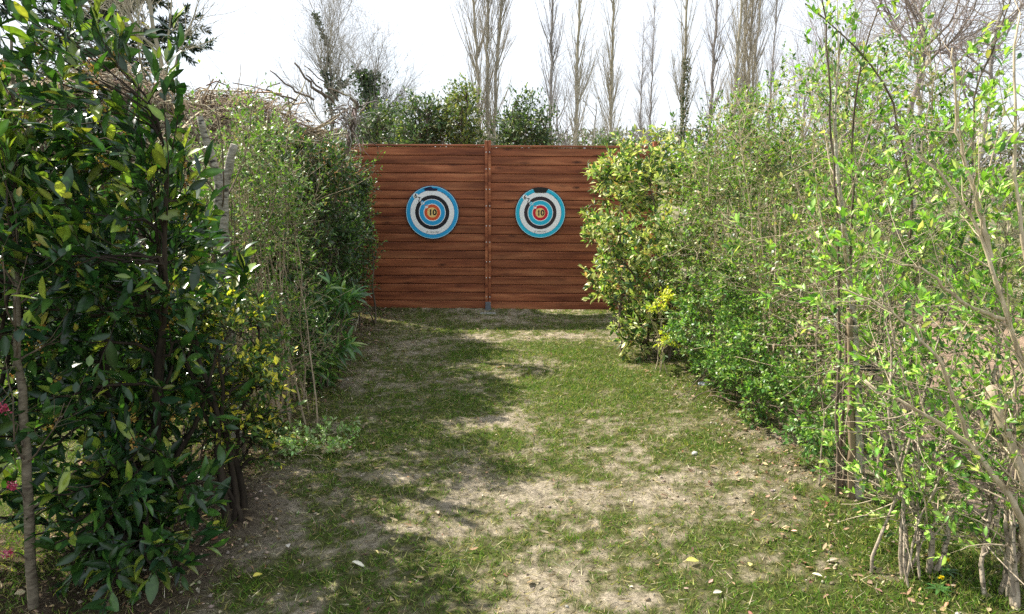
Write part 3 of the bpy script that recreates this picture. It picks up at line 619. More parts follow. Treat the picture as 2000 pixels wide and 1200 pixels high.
# dense dark evergreen by the fence
PV = [(5, (.035, .075, .025)), (3, (.055, .11, .03)), (1, (.10, .17, .04)), (1, (.09, .11, .06))]; PVT = [(3, (.17, .30, .05)), (1, (.28, .38, .09))]
priv = dict(n=9, L=(.035, .060), w=.36, tm=T_SM, pal=PV, tip=PVT, ptip=.35, ttip=.85, ang=50)
def dead_top(rng, e, off, TW):
    t = TW[:, -1]; c = TW[(t[:, 2] > 1.35)]
    if len(c): ml = MB(); ml.raw(*put_leaves(rng, c, dict(n=6, L=(.025, .04), w=.45, tm=T_SM, pal=[(2, (.40, .29, .15)), (1, (.28, .18, .09))], drop=.35))); ml.build('dead_leaves', M_DRY, e, off)
shrub('evergreen_shrub', 'dense dark small-leaved evergreen with a browned top at the left of the fence', 'shrub', (-1.72, 6.1),
      [(-1.72, 6.1, .95, .52, .80, .82), (-1.68, 6.0, 1.55, .42, .6, .38)], priv, 51, bare=90, stems=12, nb=260, nt=2300, bark=M_BARK, sr=.012, tw=(.07, .17), spread=.3, tr=.0016, extra=dead_top, shell=.75)
shrub('evergreen_shrub', 'bright green tipped evergreen touching the left end of the fence', 'shrub', (-1.80, 7.45),
      [(-1.82, 7.4, .95, .48, .62, .80), (-1.68, 7.3, 1.55, .38, .4, .34)], dict(priv, ptip=.6, L=(.028, .05), tip=[(3, (.20, .38, .06)), (1, (.30, .44, .10))]), 52, stems=12, nb=220, nt=2000, bark=M_BARK, sr=.012, tw=(.08, .2), spread=.3, tr=.0016, shell=.75, topn=6, toplen=(.15, .3))
shrub('long_leaved_shrub', 'low shrub with long narrow glossy leaves in the shade at the left lane edge', 'shrub', (-1.42, 5.35),
      [(-1.38, 5.3, .45, .26, .36, .34)], dict(n=7, L=(.09, .15), w=.20, tm=T_LONG, pal=[(3, (.045, .11, .03)), (2, (.08, .17, .04)), (1, (.22, .32, .08))], ang=60, curl=.35), 53, stems=9, nb=40, nt=90, bark=M_BARK, sr=.008, tw=(.1, .2), lmat=M_GLOSS, spread=.2)
shrub('low_weed', 'pale green leafy weed clump in the gap at the left hedge foot', 'plant', tuple(gp(620, 868)), [(gp(620, 868)[0], gp(620, 868)[1], .03, .30, .30, .05)],
      dict(n=5, L=(.02, .04), w=.5, tm=T_MID, pal=[(2, (.20, .32, .10)), (1, (.34, .42, .20))]), 54, stems=14, nb=60, nt=70, bark=M_TAN, sr=.003, tw=(.03, .07), tr=.001, spread=.3)

# right hedge
EL_ = [(3.5, (.34, .36, .12)), (2.5, (.54, .52, .25)), (5, (.05, .10, .03)), (3, (.20, .30, .07)), (.7, (.40, .24, .12))]
elae = dict(n=8, L=(.045, .075), w=.40, tm=T_MID, pal=EL_, ang=55, curl=.2, tilt=.8)
shrub('variegated_shrub', 'cream and green variegated shrub against the right end of the fence', 'shrub', (1.28, 6.35),
      [(1.25, 6.6, .95, .62, .75, .82), (1.26, 6.7, 1.60, .54, .6, .35), (1.16, 6.1, .42, .34, .38, .40)], elae, 61, stems=10, nb=260, nt=1350, bark=M_BARK, sr=.013, tw=(.09, .2), spread=.25, tr=.0018, shell=.7, topn=6, toplen=(.15, .3))
AB = [(6, (.115, .24, .032)), (2.5, (.22, .36, .05)), (5, (.04, .095, .02)), (.8, (.40, .42, .14)), (1.4, (.40, .32, .18))]
ABT = [(3, (.24, .40, .06)), (1, (.42, .48, .13))]
ab = dict(n=7, L=(.020, .042), w=.46, tm=T_SM, pal=AB, tip=ABT, ptip=.5, ttip=.75, ang=54, t0=.5)
HR = [((1.74, 5.75), [(1.72, 5.7, 1.0, .52, .60, .90), (1.70, 5.6, 1.76, .42, .5, .42)], 'broad leafy green shrub next to the variegated one, reddish twigs showing', 71),
      ((1.86, 4.95), [(1.84, 4.9, .95, .50, .55, .90), (1.86, 4.9, 1.86, .44, .5, .42)], 'bright green small-leaved shrub in the middle of the right hedge', 72),
      ((2.0, 4.2), [(1.96, 4.15, .85, .42, .45, .80), (2.0, 4.15, 1.86, .42, .4, .46)], 'loose green shrub behind the brown stake in the right hedge', 73)]
for b_, en, lab, sd_ in HR:
    shrub('hedge_shrub', lab, 'shrub', b_, en, ab, sd_, stems=16, nb=300, nt=[2200, 1900, 1200][sd_ - 71], bark=M_TAN, sr=.011, tw=(.08, .2), spread=.3, tr=.0024, shell=.55, bare=170, topn=12, toplen=(.2, .5), group='green shrubs of the right hedge')
shrub('low_green_shrub', 'dense low glossy green shrub at the foot of the right hedge', 'shrub', (1.45, 5.2),
      [(1.50, 5.3, .48, .34, .55, .42), (1.60, 4.6, .35, .30, .4, .32), (1.66, 3.95, .30, .24, .4, .28)], dict(ab, pal=[(3, (.07, .17, .035)), (3, (.12, .25, .05)), (1, (.22, .34, .10))], n=8), 74, stems=14, nb=200, nt=1800, bark=M_BARK, sr=.004, tw=(.05, .14), spread=.35, tr=.0014, shell=.5)
shrub('golden_sprig', 'small bright yellow-leaved sprig between the variegated and green shrubs', 'shrub', (1.18, 5.75),
      [(1.14, 5.7, .62, .09, .10, .12), (1.22, 5.6, .35, .08, .1, .10)], dict(n=6, L=(.03, .045), w=.42, tm=T_MID, pal=[(3, (.55, .55, .05)), (1, (.38, .45, .06))]), 75, stems=5, nb=14, nt=34, bark=M_TAN, sr=.005, tw=(.05, .1), tr=.0014)

# near right shrubs with pale stems
NR = [(5, (.12, .25, .035)), (3, (.21, .36, .055)), (3, (.045, .11, .022)), (.8, (.36, .38, .12))]
nr = dict(n=7, t0=.5, L=(.018, .046), w=.44, tm=T_MID, pal=NR, tip=[(3, (.26, .42, .07)), (1, (.44, .48, .15))], ptip=.5, ttip=.7, ang=45, lift=.2)
shrub('pale_stemmed_shrub', 'open green shrub on crooked pale stems, second from the right edge', 'shrub', (1.56, 2.72),
      [(1.74, 3.15, .95, .36, .45, .70), (1.74, 3.1, 1.6, .32, .4, .35, .5), (1.72, 2.82, .50, .28, .22, .34, 2.0), (1.50, 3.05, 1.05, .20, .2, .34, 1.2)], nr, 81, stems=7, bmax=1.5, nb=160, nt=400, bark=M_TWIG, bare=110, sr=.0078, wob=.02, tw=(.07, .18), spread=.11, tr=.0020, topn=8, toplen=(.3, .6))
shrub('pale_stemmed_shrub', 'open green shrub on thick pale stems at the right edge', 'shrub', (1.86, 2.52),
      [(1.98, 2.75, 1.0, .32, .40, .75), (2.0, 2.7, 1.7, .30, .35, .40, .5), (1.90, 2.6, .48, .22, .22, .34, 1.8)], nr, 82, stems=7, bmax=1.5, nb=150, nt=330, bark=M_TWIG, bare=110, sr=.0105, wob=.02, tw=(.07, .18), spread=.11, tr=.0020, topn=8, toplen=(.3, .6))
shrub('pale_stemmed_shrub', 'open leafy shrub rising over the stake, yellowish young leaves at its top', 'shrub', (1.78, 3.55),
      [(1.86, 3.6, 1.0, .34, .35, .70), (1.82, 3.6, 1.75, .36, .35, .40, .7)], nr, 83, stems=7, bmax=1.4, nb=150, nt=430, bark=M_TWIG, bare=110, sr=.0065, wob=.02, tw=(.07, .18), spread=.2, tr=.002, topn=10, toplen=(.3, .6))

# leaning shrub with long pale branches, right edge
def G3(px, py): a = gp(px, py); return (a[0], a[1], -.03)
b0 = G3(2010, 1150); e = empty('leaning_shrub', (b0[0], b0[1], 0), 'shrub with long pale bare branches leaning left from the right edge, one sawn off short', 'shrub')
br_ = [([b0, at(2000, 1000, 2.5), at(1890, 850, 2.55), at(1770, 790, 2.6), at(1690, 740, 2.65)], .017), ([b0, at(2015, 950, 2.5), at(1960, 830, 2.55), at(1932, 750, 2.6)], .019),
       ([b0, at(2030, 800, 2.5), at(1960, 600, 2.55), at(1930, 480, 2.6), at(1860, 350, 2.65), at(1790, 300, 2.7)], .015), ([at(1935, 500, 2.6), at(1905, 380, 2.62), at(1865, 250, 2.65), at(1858, 90, 2.65)], .010),
       ([b0, at(2040, 700, 2.45), at(1985, 420, 2.5), at(1975, 200, 2.55), at(1990, 20, 2.6)], .013), ([at(1890, 850, 2.55), at(1840, 700, 2.5), at(1740, 600, 2.5), at(1640, 560, 2.55)], .008),
       ([at(1960, 620, 2.55), at(1880, 590, 2.5), at(1800, 520, 2.5), at(1720, 500, 2.5)], .008)]
rs = np.random.default_rng(77); allB = []; allR = []
for q_, (p_, r0_) in enumerate(br_):
    Q = poly(p_, 22, .004, 40 + q_); R0 = np.linspace(r0_, r0_ * (.8 if q_ == 1 else .25), 22)[None]; allB.append(Q); allR.append(R0); Q2 = np.concatenate([Q, Q[:, -1:]], 1)
    mb = MB(); mb.tubes(Q2, np.concatenate([R0, [[.0004]]], 1), 9); mb.build('branch', M_TAN, e, (b0[0], b0[1], 0))
B0, RB = np.vstack(allB), np.vstack(allR); B1, R1 = grow(B0, RB, 90, rs, .2, 1., (.12, .45), 45, .05, .09, 8, .4, .004, .3); B1[:, :, 2] = np.maximum(B1[:, :, 2], .03); B2, R2 = grow(B1, R1, 260, rs, .3, 1., (.05, .15), 45, .08, .12, 5, .5, .0018)
mb = MB(); mb.tubes(B1, R1, 5); mb.tubes(B2, R2, 3); mb.build('twigs', M_TAN, e, (b0[0], b0[1], 0)); ml = MB(); ml.raw(*put_leaves(rs, B2, dict(nr, n=6, t0=.5, L=(.022, .046)))); ml.build('foliage', M_LEAF, e, (b0[0], b0[1], 0))
b0 = G3(1815, 1138); e = empty('crooked_shrub', (b0[0], b0[1], 0), 'low crooked brown stem forking over a sandy spot by the yellow flowers', 'shrub'); allB = []; allR = []
for q_, (p_, r0_) in enumerate((([b0, at(1818, 1090, b0[1]), at(1825, 1050, b0[1]), at(1800, 990, b0[1] + .05), at(1720, 950, b0[1] + .1), at(1685, 930, b0[1] + .15)], .015), ([b0, at(1850, 1060, b0[1]), at(1862, 990, b0[1] + .05), at(1850, 930, b0[1] + .1), at(1790, 850, b0[1] + .15)], .013))):
    Q = poly(p_, 18, .003, 60 + q_); R0 = np.linspace(r0_, .004, 18)[None]; allB.append(Q); allR.append(R0); mb = MB(); mb.tubes(Q, R0, 8); mb.build('stem', M_TWIG, e, (b0[0], b0[1], 0))
B1, R1 = grow(np.vstack(allB), np.vstack(allR), 40, rs, .35, 1., (.1, .35), 50, .07, .1, 8, .4, .004, .3); B2, R2 = grow(B1, R1, 110, rs, .3, 1., (.05, .14), 45, .1, .12, 5, .5, .0018)
mb = MB(); mb.tubes(B1, R1, 5); mb.tubes(B2, R2, 3); mb.build('twigs', M_TAN, e, (b0[0], b0[1], 0)); ml = MB(); ml.raw(*put_leaves(rs, B2, dict(nr, n=6, t0=.4, L=(.022, .046)))); ml.build('foliage', M_LEAF, e, (b0[0], b0[1], 0))

# climbing arching rose stems high on the right
rb = np.array([1.62, 3.45]); e = empty('arching_rose', (rb[0], rb[1], 0), 'tall arching dark rose stems with fresh leaves above the right hedge', 'shrub')
paths = [[(rb[0], rb[1], -.02), at(1640, 500, 3.4), at(1625, 300, 3.35), at(1612, 60, 3.3), at(1600, -60, 3.3)],
         [(rb[0] + .05, rb[1] + .1, -.02), at(1790, 420, 3.5), at(1738, 165, 3.4), at(1650, 60, 3.35), at(1570, 5, 3.3)],
         [(rb[0] + .03, rb[1] + .05, -.02), at(1665, 420, 3.5), at(1665, 160, 3.4), at(1700, 50, 3.4), at(1730, -30, 3.4)],
         [(rb[0] + .3, rb[1], -.02), at(1900, 400, 3.3), at(1900, 160, 3.3), at(1950, 60, 3.3), at(1985, -40, 3.3)]]
mb = MB(); TT = []; RR = []
for k, p_ in enumerate(paths):
    Q = poly(p_, 26, .004, k); r_ = np.linspace(.009, .0028, 26)[None]; TT.append(Q); RR.append(r_); mb.tubes(Q, r_, 6)
mb.build('stem', M_BARK, e, (rb[0], rb[1], 0)); TT = np.vstack(TT); RR = np.vstack(RR); rs = np.random.default_rng(9)
B1, R1 = grow(TT, RR, 64, rs, .45, 1., (.08, .24), 60, .12, .12, 6, .5, .002); mb = MB(); mb.tubes(B1, R1, 4); mb.build('twigs', M_BARK, e, (rb[0], rb[1], 0))
ml = MB(); ml.raw(*put_leaves(rs, B1, dict(n=6, L=(.026, .048), w=.6, tm=T_MID, pal=[(3, (.10, .20, .05)), (3, (.24, .34, .08)), (1, (.42, .44, .14))], ang=65, tilt=.8))); ml.build('foliage', M_LEAF, e, (rb[0], rb[1], 0))

# stake and young trunk
b_ = gp(1668, 985); e = empty('tree_stake', (b_[0], b_[1], 0), 'brown wooden stake standing beside the pale young trunk in the right hedge', 'stake')
P = poly([(b_[0], b_[1], -.08), at(1662, 700, b_[1]), at(1660, 600, b_[1])], 12, .0015, 3); P = np.concatenate([P, P[:, -1:]], 1); r_ = np.r_[np.linspace(.017, .015, 12), .0005][None]
mb = MB(); mb.tubes(P, r_, 12); mb.build('pole', M_SAP2, e, (b_[0], b_[1], 0))
mb = MB(); q = np.linspace(0, 2 * np.pi, 16); cz = float(P[0, 8, 2])
mb.tubes(np.stack([b_[0] + .035 + .062 * np.cos(q), b_[1] + .01 + .035 * np.sin(q), np.full(16, cz)], 1)[None], np.full((1, 16), .006), 5); mb.build('tie', plain('rubber_tie', (.02, .02, .02), .7), e, (b_[0], b_[1], 0))
b_ = gp(1692, 1000); b_[1] += .08; e = empty('young_tree', (b_[0], b_[1], 0), 'pale mottled young trunk tied to the brown stake, leafy crown above', 'young tree')
P = poly([(b_[0], b_[1], -.05), at(1680, 850, b_[1]), at(1668, 600, b_[1]), at(1640, 380, b_[1]), at(1628, 200, b_[1]), at(1640, 60, b_[1])], 22, .004, 7); r_ = np.linspace(.022, .003, 22)[None]
mb = MB(); mb.tubes(P, r_, 12); mb.build('trunk', M_PALE, e, (b_[0], b_[1], 0)); rs = np.random.default_rng(12)
B1, R1 = grow(P, r_, 26, rs, .4, .98, (.25, .55), 50, .14, .08, 8, .4, .005, .3); B2, R2 = grow(B1, R1, 130, rs, .2, 1., (.08, .2), 40, .15, .1, 5, .5, .0022)
mb = MB(); mb.tubes(B1, R1, 5); mb.tubes(B2, R2, 3); mb.build('branches', M_TAN, e, (b_[0], b_[1], 0))
ml = MB(); ml.raw(*put_leaves(rs, B2, dict(nr, n=5, L=(.025, .042)))); ml.build('foliage', M_LEAF, e, (b_[0], b_[1], 0))

# ------------------------------------------------------------------ brushwood heap and root snag
rs = np.random.default_rng(15)
bc = np.array([-3.70, 7.4, 0]); e = empty('brushwood_heap', tuple(bc), 'big heap of dead tan brushwood behind the left hedge', 'brushwood')
u = np.linspace(0, 2 * np.pi, 40, endpoint=False); vq = np.linspace(0, np.pi / 2, 14)
def heap(u, v, s=1.):
    r = 1 + .3 * (fbm(3 * np.cos(u) + 9, 3 * np.sin(u) + 3 * v, 71) - .5) * 2
    return np.stack([2.05 * r * np.cos(u) * np.cos(v) ** .5 * s, 1.05 * r * np.sin(u) * np.cos(v) ** .6 * s, (2.48 * np.sin(v) ** .6 * (1 + .30 * (fbm(2.2 * np.cos(u), 2 * v, 5) - .5)) - .05) * s], -1)
UU, VV = np.meshgrid(u, vq); Vh = heap(UU, VV, .95).reshape(-1, 3); nn = len(u)
F = [(j * nn + q, j * nn + (q + 1) % nn, (j + 1) * nn + (q + 1) % nn, (j + 1) * nn + q) for j in range(len(vq) - 1) for q in range(nn)]
obj('packed_core', mesh('core', Vh, np.array(F), bark_mat('packed_brush', (.035, .026, .018), (.13, .10, .07), 14, sc=(1, 1, 4))), e)
nS = 9000; uu = rs.uniform(np.pi * .9, np.pi * 2.1, nS); v2 = np.arcsin(rs.random(nS) ** .9); p0 = heap(uu, v2, rs.uniform(.95, 1.03, nS))
q0 = heap(uu + .02, v2); q1 = heap(uu, np.minimum(v2 + .02, 1.57)); ta = nrm(q0 - heap(uu, v2)); tb_ = nrm(q1 - heap(uu, v2) + 1e-6); n_ = nrm(np.cross(ta, tb_) + 1e-6)
an = rs.normal(0, .8, nS)[:, None]; d = nrm(ta * np.cos(an) + tb_ * np.sin(an) + n_ * rs.normal(.0, .14, (nS, 1))); ll = (.12 + .5 * rs.random(nS) ** 2)[:, None]
cv = rs.normal(0, .05, (nS, 3)); P = np.stack([p0 - d * ll / 2, p0 - d * ll / 6 + cv * .6, p0 + d * ll / 6 + cv * .7, p0 + d * ll / 2], 1) + n_[:, None] * .02
V, F = tubes(P, np.repeat((.0015 + .008 * rs.random(nS) ** 5)[:, None], 4, 1), 3); cc = np.repeat(pick(rs, [(5, (.50, .41, .27)), (3, (.36, .28, .18)), (2, (.66, .58, .42)), (2, (.14, .10, .07))], nS, .2), 12, 0)
obj('sticks', mesh('sticks', V, F, M_STRAW, cc), e)
nR = 260; kk = rs.integers(0, nS, nR); b0 = p0[kk]; dd = nrm(n_[kk] * rs.uniform(.2, 1., (nR, 1)) + rs.normal(0, .6, (nR, 3))); P = [b0 - dd * .1]
for q in range(5): P.append(P[-1] + dd * rs.uniform(.05, .14, (nR, 1))); dd = nrm(dd + rs.normal(0, .18, (nR, 3)))
V, F = tubes(np.stack(P, 1), (.002 + .014 * rs.random(nR) ** 3)[:, None] * np.linspace(1, .35, 6)[None], 4)
obj('loose_ends', mesh('loose_ends', V, F, M_STRAW, np.repeat(pick(rs, [(3, (.34, .25, .17)), (2, (.55, .45, .32))], nR, .2), 24, 0)), e)
sb = np.array([-1.78, 6.9, 0]); e = empty('root_snag', tuple(sb), 'tangle of dead grey roots and broken branches above the evergreen near the fence', 'dead wood')
c0 = at(688, 235, 6.9) - sb
mb = MB(); mb.tubes(poly([(0, 0, -.05), (.02, 0, 1.), c0 - (0, 0, .1), c0 + (.02, 0, .1)], 14, .01, 2), np.linspace(.035, .025, 14)[None], 10); mb.build('trunk', M_BARK, e)
n = 80; d = nrm(rs.normal(size=(n, 3)) + np.array([0, -.4, -.25])); P = [np.repeat(c0[None], n, 0) + rs.normal(0, .07, (n, 3))]
for s in range(9): P.append(P[-1] + d * rs.uniform(.015, .042, (n, 1))); d = nrm(d + rs.normal(0, .3, (n, 3)) + np.array([0, 0, -.10]))
V, F = tubes(np.stack(P, 1), rs.uniform(.002, .008, n)[:, None] * np.linspace(1, .3, 10)[None], 5)
obj('roots', mesh('roots', V, F, M_STRAW, np.repeat(pick(rs, [(3, (.36, .31, .26)), (2, (.20, .16, .13)), (1, (.55, .5, .44))], n, .2), 50, 0)), e)
for a_, b2, r in (((600, 165), (573, 125), .022), ((625, 180), (595, 148), .018), ((700, 200), (640, 175), .02), ((640, 175), (592, 60 + 70), .012), ((560, 172), (525, 140), .016), ((505, 175), (545, 165), .014)):
    A0, B0 = at(a_[0], a_[1], 6.85) - sb, at(b2[0], b2[1], 6.85) - sb; Q = poly([c0 * .4 + A0 * .6, A0, (A0 + B0) / 2 + (.01, 0, .012), B0], 9, .006, 3)
    mb = MB(); mb.tubes(np.concatenate([Q, Q[:, -1:]], 1), np.r_[np.linspace(r * .7, r * .35, 9), .0005][None], 7); mb.build('broken_branch', M_BARK, e)

# ------------------------------------------------------------------ background trees
def copy_tree(o, loc, rz, s, label, group=None):
    r = o.copy(); C.objects.link(r); r.location = loc; r.rotation_euler = (0, 0, rz); r.scale = s if isinstance(s, tuple) else (s, s, s); r['label'] = label
    for ch in o.children:
        c = ch.copy(); C.objects.link(c); c.parent = r
    return r
def poplar(seed, H=22, r0=.17, wid=1.0, trunks=1, tc=(1, 1, 1), label='', loc=(0, 0, 0)):
    rng = np.random.default_rng(seed); e = empty('poplar_tree', loc, label, 'tree', 'bare poplars beyond the fence')
    P = []; RR = []
    for k in range(trunks):
        x0 = (k - (trunks - 1) / 2) * .5
        pts = [(x0 * .6, 0, -.1), (x0, 0, H * .3), (x0 * 1.8 + rng.normal(0, .15), 0, H * .65), (x0 * 2.2, 0, H * rng.uniform(.9, 1))]
        P.append(poly(pts, 26, .035, seed + k)); RR.append(np.linspace(r0, .02, 26)[None] * rng.uniform(.8, 1.05))
    P = np.vstack(P); RR = np.vstack(RR); mb = MB(); mb.tubes(P, RR, 8, tc); mb.build('trunk', M_FARB, e)
    B, BR = grow(P, RR, 80 * trunks, rng, .10, .95, (1.5 * wid, 4.4 * wid), 21, .065, .03, 9, .36, .032, .25)
    B2, R2 = grow(B, BR, 420 * trunks, rng, .1, .95, (.5, 1.7), 22, .06, .06, 6, .5, .012, .4)
    B3, R3 = grow(B2, R2, 1500 * trunks, rng, .1, 1., (.25, .8), 26, .05, .1, 4, .7, .005, .6)
    mb = MB(); mb.tubes(B, BR, 5, tc); mb.tubes(B2, np.maximum(R2, .004), 3, tc); mb.tubes(B3, np.maximum(R3, .003), 3, tc); mb.build('crown', M_FARB, e)
    return e
pop_tmpl = [poplar(101, 22, .11, 1.0, 3, (1.0, .95, .85), 'three-stemmed bare poplar rising behind the fence post', (at(950, 300, 45)[0], 45, 0)),
            poplar(102, 22, .11, .85, 1, (.8, .78, .82), 'slim bare poplar with a bluish grey trunk, next right of the three-stemmed one', (at(1072, 300, 45)[0], 45, 0)),
            poplar(103, 23, .13, .95, 1, (1.05, .95, .78), 'bare poplar with a yellowish brown trunk right of the slim grey one', (at(1122, 300, 44)[0], 44, 0))]
for px, Yd, k, s, rz, lab in ((1190, 45, 2, (.95, .95, 1.), 2.0, 'bare poplar just left of the two small distant poplars'),
                              (1247, 62, 1, (.9, .9, .60), 1.0, 'shorter of the two small distant bare poplars'), (1267, 64, 1, (.9, .9, .74), 3.0, 'taller of the two small distant bare poplars'),
                              (1328, 44, 2, (.95, .95, 1.), 4.1, 'bare poplar with an ivy-dark trunk right of the small distant pair'),
                              (1382, 46, 1, (1.05, 1.05, 1.), 5.0, 'faint bare poplar left of the dense poplar clump'), (1428, 43, 2, (1.0, 1.0, 1.), .7, 'dark-trunked bare poplar at the left of the dense clump'),
                              (1452, 44, 0, (.8, .8, 1.), 1.9, 'many-stemmed bare poplar at the right of the dense clump'), (1497, 58, 1, (.8, .8, 1.), 2.6, 'thin faint poplar standing alone at the right end of the row')):
    a = at(px, 300, Yd); copy_tree(pop_tmpl[k], (a[0], Yd, 0), rz, s, lab)
# ivy on the 1328 trunk
def ivy_on(e, P, Rr, n, seed, pal, s, spread):
    rng = np.random.default_rng(seed); k = rng.integers(0, P.shape[1] - 1, n); f = rng.random((n, 1)); b = P[0, k] * (1 - f) + P[0, k + 1] * f
    d = nrm(rng.normal(size=(n, 3)) * (1, 1, .3)); pos = b + d * (Rr[0, k][:, None] + np.abs(rng.normal(0, spread, (n, 1))))
    ml = MB(); ml.raw(*leaves(pos, rng.normal(size=(n, 3)), d + rng.normal(0, .4, (n, 3)), rng.uniform(s * .6, s * 1.3, n), .8, T_SM, pick(rng, pal, n), .1)); return ml
IVY = [(4, (.035, .065, .025)), (2, (.06, .10, .035)), (1, (.02, .035, .015))]
a = at(1330, 300, 43.6); e = empty('ivy_column', (a[0], 43.6, 0), 'dark ivy climbing the poplar trunk right of the small distant pair', 'ivy')
P = poly([(0, 0, 0), (0, 0, 3), (.05, 0, 7.5)], 14); ml = ivy_on(e, P, np.full((1, 14), .14), 900, 3, IVY, .12, .06); ml.build('foliage', M_LEAF, e)

def bare_tree(name, label, loc, H, seed, r0=.15, tc=(1, 1, 1), lean=(0, 0), limbs=9, sub=(120, 600, 2200), spread=45, up=.03, crown=.35, ivy=None, bush=None, llen=.55, kw=None, group=None, wig=.10):
    rng = np.random.default_rng(seed); e = empty(name, loc, label, 'tree', group)
    P = poly([(0, 0, -.1), (lean[0] * .3, lean[1] * .3, H * .4), (lean[0], lean[1], H * .8)], 14, H * .006, seed); RR = np.linspace(r0, r0 * .35, 14)[None]
    mb = MB(); mb.tubes(P, RR, 9, tc); mb.build('trunk', M_FARB, e)
    A, AR = grow(P, RR, limbs, rng, crown, 1., (H * llen * .5, H * llen), spread, up + .03, wig, 10, .6, r0 * .5, .25)
    B, BR = grow(A, AR, sub[0], rng, .2, 1., (H * .10, H * .26), spread, up, wig * 1.3, 7, .6, r0 * .2, .35)
    B2, R2 = grow(B, BR, sub[1], rng, .15, 1., (H * .05, H * .14), 42, up, wig * 1.4, 5, .6, .02, .5)
    B3, R3 = grow(B2, R2, sub[2], rng, .1, 1., (H * .025, H * .08), 40, up, wig * 1.5, 4, .7, .007, .6)
    mb = MB(); mb.tubes(A, AR, 6, tc); mb.tubes(B, BR, 4, tc); m_ = .0035 if H > 6 else .0018; mb.tubes(B2, np.maximum(R2, m_), 3, tc); mb.tubes(B3, np.maximum(R3, m_ * .8), 3, tc); mb.build('branches', M_FARB, e)
    if ivy:
        n, s, sp_ = ivy; ml = ivy_on(e, P, RR, n, seed, IVY, s, sp_)
        for q in range(min(4, limbs)): m2 = ivy_on(e, A[q:q + 1, :6], AR[q:q + 1, :6], n // 4, seed + q, IVY, s, sp_ * .7); ml.V += m2.V; ml.F.append(m2.F[0] + ml.n); ml.n += m2.n; ml.col += m2.col; ml.mi += m2.mi
        ml.build('ivy', M_LEAF, e)
    return e
def L3(px, py, Yd): a = at(px, py, Yd); return (a[0], Yd, 0)
bare_tree('bare_tree', 'bare wispy tree left of the fence with ivy up its trunk', L3(655, 300, 19), 5.6, 201, .07, (.95, .92, .86), (-.1, 0), 10, sub=(130, 650, 2400), ivy=(900, .07, .09), spread=30, up=.07, crown=.4, llen=.32)
bare_tree('bare_tree', 'ivy-clad bare tree leaning over the left end of the fence', L3(715, 300, 17), 4.5, 202, .07, (.92, .9, .86), (.2, 0), 11, sub=(120, 600, 2200), ivy=(2600, .07, .20), spread=36, up=.06, crown=.3, llen=.34)
bare_tree('bare_tree', 'large bare tree with long sweeping branches at the upper left', L3(318, 200, 24), 11.5, 203, .10, (1.05, .95, .78), (-.3, 0), 16, sub=(160, 700, 1700), spread=45, up=.045, crown=.3, llen=.5)
bare_tree('bare_tree', 'small bare tree between the slim grey poplar and its yellowish neighbour', L3(1093, 300, 20), 3.9, 204, .055, (.8, .78, .82), (-.1, 0), 7, sub=(60, 200, 600), spread=38, up=.05, crown=.4, llen=.4)
bare_tree('bare_tree', 'faint bare bushy tree in front of the poplar left of the distant pair', L3(1160, 300, 26), 4.6, 205, .05, (1.1, 1.0, 1.0), (0, 0), 8, sub=(80, 300, 900), spread=42, up=.04, crown=.3, llen=.45)
bare_tree('bare_tree', 'gnarled bare tree with a thick dark trunk behind the right hedge', L3(1755, 330, 13), 4.8, 206, .09, (.8, .7, .7), (.2, 0), 13, sub=(150, 700, 2400), spread=55, up=.03, crown=.35, llen=.5, wig=.17)
bare_tree('bare_tree', 'tall bare tree rising at the upper right behind the rose stems', L3(1790, 330, 18), 6.9, 207, .08, (1.05, .98, .96), (-.3, 0), 12, sub=(110, 500, 1700), spread=48, up=.05, crown=.35, llen=.5)
bare_tree('bare_tree', 'tangled pinkish brown bare thicket tree near the upper right corner', L3(1905, 330, 14), 5.4, 208, .07, (1.1, .98, .95), (.1, 0), 14, sub=(150, 700, 2400), spread=60, up=.01, crown=.25, llen=.5, wig=.2)
bare_tree('bare_tree', 'low bare grey-twigged tree between the poplar clump and the gnarled tree', L3(1640, 330, 20), 5.6, 209, .08, (.95, .9, .95), (0, 0), 12, sub=(150, 700, 2200), spread=45, up=.05, crown=.3, llen=.5)
bare_tree('bare_tree', 'spindly bare tree just right of the poplar row', L3(1560, 330, 24), 5.2, 210, .07, (.95, .9, .95), (0, 0), 10, sub=(100, 500, 1600), spread=40, up=.06, crown=.3, llen=.45)

# dark conifer upper left
rng = np.random.default_rng(301); a = L3(205, 200, 34); e = empty('cedar_tree', a, 'dark blue-green conifer behind the shrubs at the upper left', 'tree')
P = poly([(0, 0, -.1), (.1, 0, 6), (0, 0, 15)], 16, .03, 3); RR = np.linspace(.35, .08, 16)[None]; mb = MB(); mb.tubes(P, RR, 10, (.6, .55, .55)); mb.build('trunk', M_FARB, e)
B, BR = grow(P, RR, 90, rng, .2, .98, (2.2, 4.4), 75, .02, .05, 8, .3, .07, .25); B2, R2 = grow(B, BR, 900, rng, .2, 1., (.5, 1.3), 40, .01, .08, 5, .5, .02, .5)
mb = MB(); mb.tubes(B, BR, 5, (.6, .55, .55)); mb.tubes(B2, R2, 3, (.6, .55, .55)); mb.build('limbs', M_FARB, e)
ml = MB(); ml.raw(*put_leaves(rng, B2, dict(n=46, L=(.14, .36), w=.30, tm=T_SM, pal=[(4, (.016, .034, .030)), (2, (.030, .060, .045)), (1, (.055, .09, .06))], ang=60, tilt=.5))); ml.build('needles', M_LEAF, e)

